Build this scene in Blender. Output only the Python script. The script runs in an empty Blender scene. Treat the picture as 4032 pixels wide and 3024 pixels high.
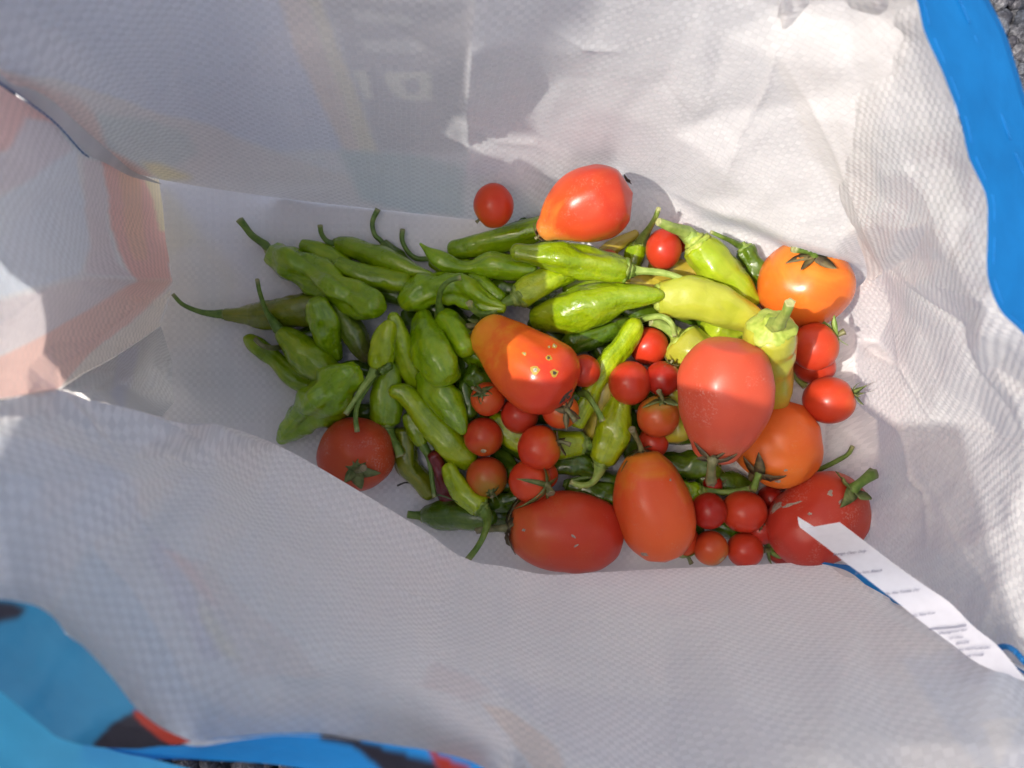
import bpy, math, random
import numpy as np
from mathutils import Vector, Matrix, noise
from mathutils.geometry import delaunay_2d_cdt

# ---------------------------------------------------------------- camera, world, sun, exposure
H = 0.50                    # camera height above the floor of the bag (metres)
TAN = 0.68                  # tangent of half the horizontal field of view
scene = bpy.context.scene
cam_data = bpy.data.cameras.new("camera")
cam = bpy.data.objects.new("camera", cam_data)
scene.collection.objects.link(cam)
cam.location = (0, 0, H)
cam.rotation_euler = (0, 0, 0)
cam_data.sensor_width = 36.0
cam_data.lens = 18.0 / TAN
cam_data.clip_start = 0.01
cam_data.clip_end = 500
cam_data.dof.use_dof = True
cam_data.dof.focus_distance = 0.43
cam_data.dof.aperture_fstop = 8.0
scene.camera = cam

SUN_EL = math.radians(54)
SUN_AZ = math.radians(10)       # light travels towards +x and a little +y
travel = Vector((math.cos(SUN_EL) * math.cos(SUN_AZ), math.cos(SUN_EL) * math.sin(SUN_AZ), -math.sin(SUN_EL)))
world = bpy.data.worlds.new("World")
scene.world = world
world.use_nodes = True
wn = world.node_tree.nodes
sky = wn.new("ShaderNodeTexSky")
sky.sky_type = 'NISHITA'
sky.sun_disc = False
sky.sun_elevation = SUN_EL
to_sun = -travel
sky.sun_rotation = math.atan2(to_sun.x, to_sun.y)
sky.air_density = 0.8
sky.dust_density = 6.0
sky.ozone_density = 0.0
bg = wn["Background"]
bg.inputs["Strength"].default_value = 0.15
world.node_tree.links.new(sky.outputs[0], bg.inputs["Color"])
sun_data = bpy.data.lights.new("sun", 'SUN')
sun_data.energy = 2.75
sun_data.angle = math.radians(0.4)
sun_data.color = (1.0, 0.95, 0.88)
sun = bpy.data.objects.new("sun", sun_data)
scene.collection.objects.link(sun)
sun.rotation_euler = travel.to_track_quat('-Z', 'Y').to_euler()
scene.view_settings.view_transform = 'Standard'
scene.view_settings.look = 'None'
scene.view_settings.exposure = 0.70
scene.view_settings.gamma = 1.0
scene.cycles.use_denoising = True
scene.cycles.max_bounces = 12
scene.cycles.diffuse_bounces = 6
scene.cycles.transmission_bounces = 6
scene.cycles.sample_clamp_indirect = 6

# ---------------------------------------------------------------- helpers
col = scene.collection
rnd = random.Random(7)
nrg = np.random.default_rng(11)
K = TAN / 2016.0
KD = TAN / 1106.0


def unp(px, py, z):
    """photo position (4032 wide) and height -> point in the place"""
    return Vector(((px - 2016) * K * (H - z), -(py - 1512) * K * (H - z), z))


def link_mesh(name, verts, faces, mats, parent=None, smooth=True, fmat=None):
    me = bpy.data.meshes.new(name)
    me.from_pydata([tuple(v) for v in verts], [], faces)
    for m in (mats if isinstance(mats, (list, tuple)) else [mats]):
        me.materials.append(m)
    if smooth:
        me.polygons.foreach_set("use_smooth", [True] * len(me.polygons))
    if fmat is not None:
        me.polygons.foreach_set("material_index", fmat)
    me.update()
    o = bpy.data.objects.new(name, me)
    col.objects.link(o)
    if parent is not None:
        o.parent = parent
        o.matrix_parent_inverse = parent.matrix_basis.inverted()
    return o


def empty(name, loc, label, cat, group=None):
    o = bpy.data.objects.new(name, None)
    o.empty_display_size = 0.01
    col.objects.link(o)
    o.location = loc
    o["label"] = label
    o["category"] = cat
    if group:
        o["group"] = group
    return o


def catmull(pts, n):
    """smooth curve through pts (rows of any width), n samples"""
    P = np.asarray(pts, float)
    if len(P) == 1:
        return np.repeat(P, n, 0)
    d = np.r_[0, np.cumsum(np.maximum(np.linalg.norm(np.diff(P[:, :2], axis=0), axis=1), 1e-6))]
    d /= d[-1]
    m = np.zeros_like(P)
    m[1:-1] = (P[2:] - P[:-2]) / (d[2:] - d[:-2])[:, None]
    m[0] = (P[1] - P[0]) / (d[1] - d[0])
    m[-1] = (P[-1] - P[-2]) / (d[-1] - d[-2])
    t = np.linspace(0, 1, n)
    i = np.clip(np.searchsorted(d, t, side='right') - 1, 0, len(P) - 2)
    h = (d[i + 1] - d[i])
    u = ((t - d[i]) / h)[:, None]
    h = h[:, None]
    return ((2 * u**3 - 3 * u**2 + 1) * P[i] + (u**3 - 2 * u**2 + u) * h * m[i]
            + (-2 * u**3 + 3 * u**2) * P[i + 1] + (u**3 - u**2) * h * m[i + 1])


def polyline(pts, n):
    P = np.asarray(pts, float)
    d = np.r_[0, np.cumsum(np.maximum(np.linalg.norm(np.diff(P[:, :2], axis=0), axis=1), 1e-6))]
    t = np.linspace(0, d[-1], n)
    return np.stack([np.interp(t, d, P[:, k]) for k in range(P.shape[1])], 1)


def tin(points, values, Q, edges=()):
    """piecewise flat interpolation of values over points, at the query positions Q"""
    vs, es, fs, ov, oe, of = delaunay_2d_cdt([Vector((float(p[0]), float(p[1]))) for p in points], list(edges), [], 0, 1e-6)
    vals = np.zeros(len(vs))
    known = np.zeros(len(vs), bool)
    for i, o in enumerate(ov):
        if o:
            vals[i] = values[o[0]]
            known[i] = True
    V = np.array([[v.x, v.y] for v in vs])
    for i in np.where(~known)[0]:
        dd = np.linalg.norm(V[known] - V[i], axis=1)
        w = 1 / (dd + 1e-3)**2
        vals[i] = (w * vals[known]).sum() / w.sum()
    q = Q.reshape(-1, 2)
    out = np.full(len(q), np.nan)
    for f in fs:
        a, b, c = V[f[0]], V[f[1]], V[f[2]]
        det = (b[1] - c[1]) * (a[0] - c[0]) + (c[0] - b[0]) * (a[1] - c[1])
        if abs(det) < 1e-9:
            continue
        lo = np.minimum(np.minimum(a, b), c) - 1e-6
        hi = np.maximum(np.maximum(a, b), c) + 1e-6
        sel = np.where((q[:, 0] >= lo[0]) & (q[:, 0] <= hi[0]) & (q[:, 1] >= lo[1]) & (q[:, 1] <= hi[1]))[0]
        if not len(sel):
            continue
        l1 = ((b[1] - c[1]) * (q[sel, 0] - c[0]) + (c[0] - b[0]) * (q[sel, 1] - c[1])) / det
        l2 = ((c[1] - a[1]) * (q[sel, 0] - c[0]) + (a[0] - c[0]) * (q[sel, 1] - c[1])) / det
        l3 = 1 - l1 - l2
        ok = (l1 >= -1e-6) & (l2 >= -1e-6) & (l3 >= -1e-6)
        out[sel[ok]] = l1[ok] * vals[f[0]] + l2[ok] * vals[f[1]] + l3[ok] * vals[f[2]]
    bad = np.where(np.isnan(out))[0]
    for i in bad:
        dd = np.linalg.norm(V - q[i], axis=1)
        w = 1 / (dd + 1e-3)**3
        out[i] = (w * vals).sum() / w.sum()
    return out.reshape(Q.shape[:-1])


def blur(A, k):
    for _ in range(k):
        B = np.pad(A, 1, mode='reflect', reflect_type='odd')
        A = (B[:-2, 1:-1] + 2 * B[1:-1, 1:-1] + B[2:, 1:-1]) / 4
        B = np.pad(A, 1, mode='reflect', reflect_type='odd')
        A = (B[1:-1, :-2] + 2 * B[1:-1, 1:-1] + B[1:-1, 2:]) / 4
    return A


def grid_normals(P):
    du = np.gradient(P, axis=0)
    dv = np.gradient(P, axis=1)
    n = np.cross(du, dv)
    n /= np.maximum(np.linalg.norm(n, axis=2, keepdims=True), 1e-12)
    return n


def inside(poly, Q):
    x, y = Q[..., 0], Q[..., 1]
    r = np.zeros(x.shape, bool)
    n = len(poly)
    for i in range(n):
        x0, y0 = poly[i]
        x1, y1 = poly[(i + 1) % n]
        if y0 == y1:
            continue
        c = ((y0 > y) != (y1 > y)) & (x < (x1 - x0) * (y - y0) / (y1 - y0) + x0)
        r ^= c
    return r


def grid_faces(n, m, flip):
    i, j = np.meshgrid(np.arange(n - 1), np.arange(m - 1), indexing='ij')
    a = (i * m + j).ravel()
    q = np.stack([a, a + m, a + m + 1, a + 1], 1)
    if flip:
        q = q[:, ::-1]
    return q


def sheet(name, P, uv, mat, parent, colors=None, up=Vector((0, 0, 1))):
    """a cloth-like sheet from an n x m grid of points; its front faces the camera"""
    n, m = P.shape[:2]
    nr = grid_normals(P)
    toward = np.array([0, 0, H]) - P
    flip = (np.einsum('ijk,ijk->ij', nr, toward).mean() < 0)
    F = grid_faces(n, m, flip)
    me = bpy.data.meshes.new(name)
    me.vertices.add(n * m)
    me.vertices.foreach_set("co", P.reshape(-1))
    me.loops.add(F.size)
    me.loops.foreach_set("vertex_index", F.reshape(-1))
    me.polygons.add(len(F))
    me.polygons.foreach_set("loop_start", np.arange(0, F.size, 4))
    me.polygons.foreach_set("loop_total", np.full(len(F), 4))
    me.update(calc_edges=True)
    me.polygons.foreach_set("use_smooth", [True] * len(F))
    if uv is not None:
        l = me.uv_layers.new(name="UVMap")
        l.data.foreach_set("uv", uv.reshape(-1, 2)[F.reshape(-1)].reshape(-1))
    if colors is not None:
        at = me.color_attributes.new("print", 'FLOAT_COLOR', 'POINT')
        at.data.foreach_set("color", np.concatenate([colors.reshape(-1, 3), np.ones((n * m, 1))], 1).reshape(-1))
    me.materials.append(mat)
    me.validate()
    o = bpy.data.objects.new(name, me)
    col.objects.link(o)
    if parent is not None:
        o.parent = parent
        o.matrix_parent_inverse = parent.matrix_basis.inverted()
    return o


def tube(pts, radii, seg=8, cap=True):
    """verts, faces of a tube along 3-D pts"""
    P = [Vector(p) for p in pts]
    n = len(P)
    verts, faces = [], []
    T = []
    for i in range(n):
        T.append((P[min(i + 1, n - 1)] - P[max(i - 1, 0)]).normalized())
    u = T[0].orthogonal().normalized()
    for i in range(n):
        u = (u - T[i] * u.dot(T[i])).normalized()
        w = T[i].cross(u)
        for k in range(seg):
            a = 2 * math.pi * k / seg
            verts.append(P[i] + (u * math.cos(a) + w * math.sin(a)) * radii[i])
    for i in range(n - 1):
        for k in range(seg):
            k2 = (k + 1) % seg
            faces.append((i * seg + k, i * seg + k2, (i + 1) * seg + k2, (i + 1) * seg + k))
    if cap:
        faces.append(tuple(range(seg))[::-1])
        faces.append(tuple(range((n - 1) * seg, n * seg)))
    return verts, faces


# ---------------------------------------------------------------- materials
def newmat(name):
    m = bpy.data.materials.new(name)
    m.use_nodes = True
    nt = m.node_tree
    for nd in list(nt.nodes):
        nt.nodes.remove(nd)
    out = nt.nodes.new("ShaderNodeOutputMaterial")
    return m, nt, out


def N(nt, kind, **kw):
    nd = nt.nodes.new(kind)
    for k, v in kw.items():
        if k in ("inputs",):
            for kk, vv in v.items():
                nd.inputs[kk].default_value = vv
        else:
            setattr(nd, k, v)
    return nd


def M(nt, op, a, b=None, c=None):
    nd = nt.nodes.new("ShaderNodeMath")
    nd.operation = op
    for i, x in enumerate((a, b, c)):
        if x is None:
            continue
        if isinstance(x, (int, float)):
            nd.inputs[i].default_value = x
        else:
            nt.links.new(x, nd.inputs[i])
    return nd.outputs[0]


def mixc(nt, fac, a, b, mode='MIX'):
    nd = nt.nodes.new("ShaderNodeMix")
    nd.data_type = 'RGBA'
    nd.blend_type = mode
    for sock, x in ((nd.inputs["Factor"], fac), (nd.inputs[6], a), (nd.inputs[7], b)):
        if isinstance(x, (int, float)):
            sock.default_value = x
        elif isinstance(x, tuple):
            sock.default_value = (*x[:3], 1)
        else:
            nt.links.new(x, sock)
    return nd.outputs[2]


def ramp(nt, fac, stops):
    nd = nt.nodes.new("ShaderNodeValToRGB")
    el = nd.color_ramp.elements
    el[0].position, el[0].color = stops[0][0], (*stops[0][1], 1)
    el[1].position, el[1].color = stops[-1][0], (*stops[-1][1], 1)
    for p, c in stops[1:-1]:
        e = el.new(p)
        e.color = (*c, 1)
    nt.links.new(fac, nd.inputs[0])
    return nd.outputs[0]


CELL = 0.0026


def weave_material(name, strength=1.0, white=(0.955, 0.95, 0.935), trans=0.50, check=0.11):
    """woven polypropylene tapes: checker of over and under tapes, faint print seen through, printed back"""
    m, nt, out = newmat(name)
    L = nt.links.new
    uvn = N(nt, "ShaderNodeUVMap", uv_map="UVMap")
    sep = N(nt, "ShaderNodeSeparateXYZ")
    L(uvn.outputs[0], sep.inputs[0])
    u = M(nt, 'DIVIDE', sep.outputs[0], CELL)
    v = M(nt, 'DIVIDE', sep.outputs[1], CELL)
    # tapes wander a little
    wob = N(nt, "ShaderNodeTexNoise", inputs={"Scale": 60.0, "Detail": 1.0})
    L(uvn.outputs[0], wob.inputs["Vector"])
    wo = M(nt, 'MULTIPLY', M(nt, 'SUBTRACT', wob.outputs[0], 0.5), 1.2)
    u = M(nt, 'ADD', u, wo)
    v = M(nt, 'ADD', v, wo)
    fu, fv = M(nt, 'FLOOR', u), M(nt, 'FLOOR', v)
    ru, rv = M(nt, 'FRACT', u), M(nt, 'FRACT', v)
    chk = M(nt, 'FLOORED_MODULO', M(nt, 'ADD', fu, fv), 2.0)
    su = M(nt, 'SINE', M(nt, 'MULTIPLY', ru, math.pi))
    sv = M(nt, 'SINE', M(nt, 'MULTIPLY', rv, math.pi))
    # each tape end dips under its neighbour: the visible squares tilt two ways
    hm = N(nt, "ShaderNodeMix", data_type='FLOAT')
    L(chk, hm.inputs[0]); L(M(nt, 'MULTIPLY', ru, 1.0), hm.inputs[2]); L(M(nt, 'MULTIPLY', M(nt, 'SUBTRACT', 1.0, rv), 0.9), hm.inputs[3])
    hh = hm.outputs[0]
    crk = N(nt, "ShaderNodeTexNoise", inputs={"Scale": 35.0, "Detail": 4.0, "Roughness": 0.6})
    L(uvn.outputs[0], crk.inputs["Vector"])
    hh2 = M(nt, 'ADD', hh, M(nt, 'MULTIPLY', crk.outputs[0], 2.2))
    bump = N(nt, "ShaderNodeBump", inputs={"Strength": strength, "Distance": 0.00062})
    L(hh2, bump.inputs["Height"])
    # each tape its own slight shade
    def rand(a, seed):
        return M(nt, 'FRACT', M(nt, 'MULTIPLY', M(nt, 'SINE', M(nt, 'MULTIPLY', M(nt, 'ADD', a, seed), 12.9898)), 43758.5))
    tap = N(nt, "ShaderNodeMix", data_type='FLOAT')
    L(chk, tap.inputs[0]); L(rand(fu, 3.1), tap.inputs[2]); L(rand(fv, 8.7), tap.inputs[3])
    shade = M(nt, 'ADD', 1.0, M(nt, 'MULTIPLY', tap.outputs[0], 0.05))
    shade = M(nt, 'SUBTRACT', shade, M(nt, 'MULTIPLY', chk, check))
    groove = M(nt, 'MINIMUM', M(nt, 'MULTIPLY', M(nt, 'MINIMUM', su, sv), 6.0), 1.0)
    shade = M(nt, 'MULTIPLY', shade, M(nt, 'ADD', 0.975, M(nt, 'MULTIPLY', groove, 0.025)))
    pr = N(nt, "ShaderNodeVertexColor", layer_name="print")
    base = mixc(nt, 1.0, white, pr.outputs[0], 'MULTIPLY')
    grey = N(nt, "ShaderNodeCombineColor")
    for k in range(3):
        L(shade, grey.inputs[k])
    base = mixc(nt, 1.0, base, grey.outputs[0], 'MULTIPLY')
    # back side: the printed colours themselves, much stronger
    gam = N(nt, "ShaderNodeHueSaturation", inputs={"Saturation": 5.0, "Value": 0.55})
    L(pr.outputs[0], gam.inputs["Color"])
    geo = N(nt, "ShaderNodeNewGeometry")
    side_col = mixc(nt, geo.outputs["Backfacing"], base, gam.outputs[0])
    pb = N(nt, "ShaderNodeBsdfPrincipled", inputs={"Roughness": 0.33, "IOR": 1.45, "Specular IOR Level": 0.6})
    L(side_col, pb.inputs["Base Color"]); L(bump.outputs[0], pb.inputs["Normal"])
    tr = N(nt, "ShaderNodeBsdfTranslucent")
    trc = mixc(nt, 1.0, base, pr.outputs[0], 'MULTIPLY')
    L(trc, tr.inputs["Color"]); L(bump.outputs[0], tr.inputs["Normal"])
    mx = N(nt, "ShaderNodeMixShader", inputs={0: trans})
    L(pb.outputs[0], mx.inputs[1]); L(tr.outputs[0], mx.inputs[2])
    L(mx.outputs[0], out.inputs[0])
    return m


def film_material(name, c1, rough=0.35, trans=0.2, vcol=False, bump_s=0.3):
    """smooth coated hem tape"""
    m, nt, out = newmat(name)
    L = nt.links.new
    tc = N(nt, "ShaderNodeTexCoord")
    n1 = N(nt, "ShaderNodeTexNoise", inputs={"Scale": 55.0, "Detail": 4.0})
    L(tc.outputs["Object"], n1.inputs["Vector"])
    if vcol:
        pr = N(nt, "ShaderNodeVertexColor", layer_name="print")
        base = pr.outputs[0]
    else:
        base = mixc(nt, 0.0, c1, c1)
    var = ramp(nt, n1.outputs[0], [(0.3, (0.82, 0.84, 0.86)), (0.7, (1, 1, 1))])
    cc = mixc(nt, 1.0, base, var, 'MULTIPLY')
    bump = N(nt, "ShaderNodeBump", inputs={"Strength": bump_s, "Distance": 0.002})
    L(n1.outputs[0], bump.inputs["Height"])
    pb = N(nt, "ShaderNodeBsdfPrincipled", inputs={"Roughness": rough})
    L(cc, pb.inputs["Base Color"]); L(bump.outputs[0], pb.inputs["Normal"])
    tr = N(nt, "ShaderNodeBsdfTranslucent")
    L(cc, tr.inputs["Color"])
    mx = N(nt, "ShaderNodeMixShader", inputs={0: trans})
    L(pb.outputs[0], mx.inputs[1]); L(tr.outputs[0], mx.inputs[2])
    L(mx.outputs[0], out.inputs[0])
    return m


def plain(name, c, rough=0.5, var=0.15, scale=400.0, bump=0.0):
    m, nt, out = newmat(name)
    L = nt.links.new
    tc = N(nt, "ShaderNodeTexCoord")
    n1 = N(nt, "ShaderNodeTexNoise", inputs={"Scale": scale, "Detail": 3.0})
    L(tc.outputs["Object"], n1.inputs["Vector"])
    lo = tuple(x * (1 - var) for x in c)
    hi = tuple(min(1, x * (1 + var)) for x in c)
    cc = ramp(nt, n1.outputs[0], [(0.3, lo), (0.7, hi)])
    pb = N(nt, "ShaderNodeBsdfPrincipled", inputs={"Roughness": rough})
    L(cc, pb.inputs["Base Color"])
    if bump:
        b = N(nt, "ShaderNodeBump", inputs={"Strength": bump, "Distance": 0.001})
        L(n1.outputs[0], b.inputs["Height"]); L(b.outputs[0], pb.inputs["Normal"])
    L(pb.outputs[0], out.inputs[0])
    return m


_pm = {}


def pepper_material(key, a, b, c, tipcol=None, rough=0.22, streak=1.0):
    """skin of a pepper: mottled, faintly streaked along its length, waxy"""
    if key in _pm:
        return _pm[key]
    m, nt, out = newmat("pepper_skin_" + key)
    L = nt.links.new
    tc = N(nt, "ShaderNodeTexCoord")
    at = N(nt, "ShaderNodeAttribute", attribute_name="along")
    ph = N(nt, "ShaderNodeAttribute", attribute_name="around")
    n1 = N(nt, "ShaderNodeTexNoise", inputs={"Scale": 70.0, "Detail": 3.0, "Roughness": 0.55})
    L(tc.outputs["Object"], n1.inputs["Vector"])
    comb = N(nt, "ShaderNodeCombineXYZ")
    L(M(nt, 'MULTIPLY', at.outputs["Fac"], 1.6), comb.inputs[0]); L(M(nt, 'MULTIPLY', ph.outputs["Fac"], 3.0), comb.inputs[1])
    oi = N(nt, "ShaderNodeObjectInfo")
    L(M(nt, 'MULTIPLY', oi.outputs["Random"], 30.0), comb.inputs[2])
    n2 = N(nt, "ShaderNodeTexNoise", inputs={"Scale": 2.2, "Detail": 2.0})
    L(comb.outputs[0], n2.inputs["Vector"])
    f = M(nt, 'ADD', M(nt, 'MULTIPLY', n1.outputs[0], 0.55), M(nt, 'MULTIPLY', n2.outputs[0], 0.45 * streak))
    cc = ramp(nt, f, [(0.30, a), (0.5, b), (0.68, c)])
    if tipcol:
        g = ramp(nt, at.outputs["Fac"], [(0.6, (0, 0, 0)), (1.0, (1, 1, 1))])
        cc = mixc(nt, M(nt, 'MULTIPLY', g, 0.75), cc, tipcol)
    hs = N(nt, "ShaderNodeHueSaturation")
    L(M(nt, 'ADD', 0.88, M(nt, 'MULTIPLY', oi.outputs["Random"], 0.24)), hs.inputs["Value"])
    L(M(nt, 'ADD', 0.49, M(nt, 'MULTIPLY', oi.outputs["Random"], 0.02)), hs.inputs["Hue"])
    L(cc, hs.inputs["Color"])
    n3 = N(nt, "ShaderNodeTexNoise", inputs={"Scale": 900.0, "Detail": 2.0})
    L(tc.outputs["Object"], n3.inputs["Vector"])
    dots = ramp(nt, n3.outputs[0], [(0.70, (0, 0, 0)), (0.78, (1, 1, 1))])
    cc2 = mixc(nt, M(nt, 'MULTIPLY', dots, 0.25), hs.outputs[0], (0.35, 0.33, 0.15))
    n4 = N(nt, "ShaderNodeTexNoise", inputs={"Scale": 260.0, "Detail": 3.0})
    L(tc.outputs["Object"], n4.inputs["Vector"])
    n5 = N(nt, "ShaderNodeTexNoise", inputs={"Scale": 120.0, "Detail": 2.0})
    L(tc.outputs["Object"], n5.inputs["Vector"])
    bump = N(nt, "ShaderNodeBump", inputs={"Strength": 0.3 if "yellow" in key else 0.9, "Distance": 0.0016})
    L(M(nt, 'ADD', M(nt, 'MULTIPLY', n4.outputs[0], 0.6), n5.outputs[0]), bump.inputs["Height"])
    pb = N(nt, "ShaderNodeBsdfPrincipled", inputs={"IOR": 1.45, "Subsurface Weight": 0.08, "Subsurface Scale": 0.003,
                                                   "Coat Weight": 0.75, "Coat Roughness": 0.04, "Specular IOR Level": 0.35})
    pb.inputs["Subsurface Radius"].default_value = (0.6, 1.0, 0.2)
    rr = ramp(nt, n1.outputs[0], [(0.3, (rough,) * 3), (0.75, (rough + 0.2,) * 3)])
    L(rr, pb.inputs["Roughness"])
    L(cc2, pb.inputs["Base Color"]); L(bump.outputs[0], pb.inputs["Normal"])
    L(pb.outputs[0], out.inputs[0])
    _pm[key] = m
    return m


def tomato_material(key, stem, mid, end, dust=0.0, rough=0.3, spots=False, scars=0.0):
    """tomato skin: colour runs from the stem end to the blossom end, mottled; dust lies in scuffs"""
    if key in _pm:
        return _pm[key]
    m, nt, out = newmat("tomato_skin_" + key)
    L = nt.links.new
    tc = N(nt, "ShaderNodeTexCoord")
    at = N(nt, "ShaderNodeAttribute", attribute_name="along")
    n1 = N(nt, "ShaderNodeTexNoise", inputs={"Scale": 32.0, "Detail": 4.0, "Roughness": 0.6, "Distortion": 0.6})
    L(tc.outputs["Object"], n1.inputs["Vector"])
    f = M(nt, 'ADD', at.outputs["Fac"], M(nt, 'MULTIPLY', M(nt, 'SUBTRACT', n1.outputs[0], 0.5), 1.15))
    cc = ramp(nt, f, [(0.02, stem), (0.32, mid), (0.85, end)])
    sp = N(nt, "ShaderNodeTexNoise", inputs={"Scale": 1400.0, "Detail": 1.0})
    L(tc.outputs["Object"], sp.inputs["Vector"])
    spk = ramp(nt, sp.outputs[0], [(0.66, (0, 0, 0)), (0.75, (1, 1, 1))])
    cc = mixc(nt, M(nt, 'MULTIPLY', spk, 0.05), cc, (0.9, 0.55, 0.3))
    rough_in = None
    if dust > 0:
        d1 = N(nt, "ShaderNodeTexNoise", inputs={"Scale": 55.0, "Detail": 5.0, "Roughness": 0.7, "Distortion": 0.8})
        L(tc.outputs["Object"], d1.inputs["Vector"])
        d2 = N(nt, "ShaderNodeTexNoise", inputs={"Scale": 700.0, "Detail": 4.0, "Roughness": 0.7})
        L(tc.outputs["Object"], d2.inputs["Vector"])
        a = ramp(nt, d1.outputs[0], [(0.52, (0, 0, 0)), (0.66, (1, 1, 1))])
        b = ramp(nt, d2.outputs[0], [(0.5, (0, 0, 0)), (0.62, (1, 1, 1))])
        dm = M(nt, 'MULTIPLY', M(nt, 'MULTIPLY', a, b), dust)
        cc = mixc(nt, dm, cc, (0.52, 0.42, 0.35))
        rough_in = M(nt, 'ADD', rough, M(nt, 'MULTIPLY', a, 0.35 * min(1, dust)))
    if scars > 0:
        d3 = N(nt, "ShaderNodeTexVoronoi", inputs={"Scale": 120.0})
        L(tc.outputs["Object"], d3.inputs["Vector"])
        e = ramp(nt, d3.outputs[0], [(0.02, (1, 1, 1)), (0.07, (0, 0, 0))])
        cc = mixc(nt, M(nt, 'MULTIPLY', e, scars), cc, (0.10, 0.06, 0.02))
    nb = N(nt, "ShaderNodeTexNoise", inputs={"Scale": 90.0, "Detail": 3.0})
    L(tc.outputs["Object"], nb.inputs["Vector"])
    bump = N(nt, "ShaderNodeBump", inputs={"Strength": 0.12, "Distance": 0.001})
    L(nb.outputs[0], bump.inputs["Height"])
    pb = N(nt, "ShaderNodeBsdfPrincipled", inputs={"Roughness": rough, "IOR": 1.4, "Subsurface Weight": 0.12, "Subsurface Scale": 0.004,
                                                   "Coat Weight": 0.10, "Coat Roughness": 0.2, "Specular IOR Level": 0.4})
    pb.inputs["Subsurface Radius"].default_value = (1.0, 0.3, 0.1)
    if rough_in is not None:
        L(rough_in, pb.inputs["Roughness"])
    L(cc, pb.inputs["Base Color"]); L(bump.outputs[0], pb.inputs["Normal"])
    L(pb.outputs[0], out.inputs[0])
    _pm[key] = m
    return m


def stem_material(key, a, b, tip=(0.45, 0.40, 0.22)):
    if key in _pm:
        return _pm[key]
    m, nt, out = newmat("stalk_" + key)
    L = nt.links.new
    tc = N(nt, "ShaderNodeTexCoord")
    at = N(nt, "ShaderNodeAttribute", attribute_name="along")
    n1 = N(nt, "ShaderNodeTexNoise", inputs={"Scale": 220.0, "Detail": 3.0})
    L(tc.outputs["Object"], n1.inputs["Vector"])
    cc = ramp(nt, n1.outputs[0], [(0.35, a), (0.65, b)])
    g = ramp(nt, at.outputs["Fac"], [(0.90, (0, 0, 0)), (1.0, (1, 1, 1))])
    cc = mixc(nt, M(nt, 'MULTIPLY', g, 0.6), cc, tip)
    bump = N(nt, "ShaderNodeBump", inputs={"Strength": 0.5, "Distance": 0.0008})
    L(n1.outputs[0], bump.inputs["Height"])
    pb = N(nt, "ShaderNodeBsdfPrincipled", inputs={"Roughness": 0.5})
    L(cc, pb.inputs["Base Color"]); L(bump.outputs[0], pb.inputs["Normal"])
    L(pb.outputs[0], out.inputs[0])
    _pm[key] = m
    return m

# ---------------------------------------------------------------- the bag
# Positions on the bag are written in a 2212 x 1659 grid over the photograph plus a height; every panel is a real
# sheet standing at that height, leaning and creased as a bag does.
def UD(P2, z):
    out = np.empty(P2.shape[:-1] + (3,))
    out[..., 0] = (P2[..., 0] - 1106) * KD * (H - z)
    out[..., 1] = -(P2[..., 1] - 829.5) * KD * (H - z)
    out[..., 2] = z
    return out


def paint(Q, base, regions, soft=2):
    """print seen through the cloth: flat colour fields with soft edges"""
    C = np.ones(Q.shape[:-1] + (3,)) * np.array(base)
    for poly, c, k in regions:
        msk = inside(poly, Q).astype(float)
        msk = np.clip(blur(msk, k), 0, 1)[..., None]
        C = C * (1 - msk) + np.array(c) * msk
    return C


bag = empty("shopping_bag", (0, 0, 0), "large open woven plastic shopping bag, white inside with blue hems, holding the vegetables", "shopping bag")
weave = weave_material("woven_white_plastic")
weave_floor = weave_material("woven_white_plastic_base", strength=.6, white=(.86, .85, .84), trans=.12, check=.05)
WHITE = (0.97, 0.965, 0.97)


def facets(Q, spacing, amp, seed):
    """crumple: small flat facets between random points"""
    r = np.random.default_rng(seed)
    lo, hi = Q.reshape(-1, 2).min(0) - spacing, Q.reshape(-1, 2).max(0) + spacing
    xs, ys = np.arange(lo[0], hi[0] + spacing, spacing), np.arange(lo[1], hi[1] + spacing, spacing)
    pts = [(x + r.uniform(-.42, .42) * spacing, y + r.uniform(-.42, .42) * spacing) for x in xs for y in ys]
    return tin(pts, r.uniform(-amp, amp, len(pts)), Q)


def crease_lines(Q, lines):
    out = np.zeros(Q.shape[:-1])
    for pts, amp, wid in lines:
        P = polyline(pts, 60)
        dm = np.full(Q.shape[:-1], 1e9)
        ta = np.zeros(Q.shape[:-1])
        for k, p in enumerate(P):
            d = np.hypot(Q[..., 0] - p[0], Q[..., 1] - p[1])
            b = d < dm
            dm = np.where(b, d, dm)
            ta = np.where(b, k / 59, ta)
        out += amp * np.exp(-dm / wid) * np.sin(np.pi * np.clip(ta * .9 + .05, 0, 1))**.6
    return out


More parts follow.
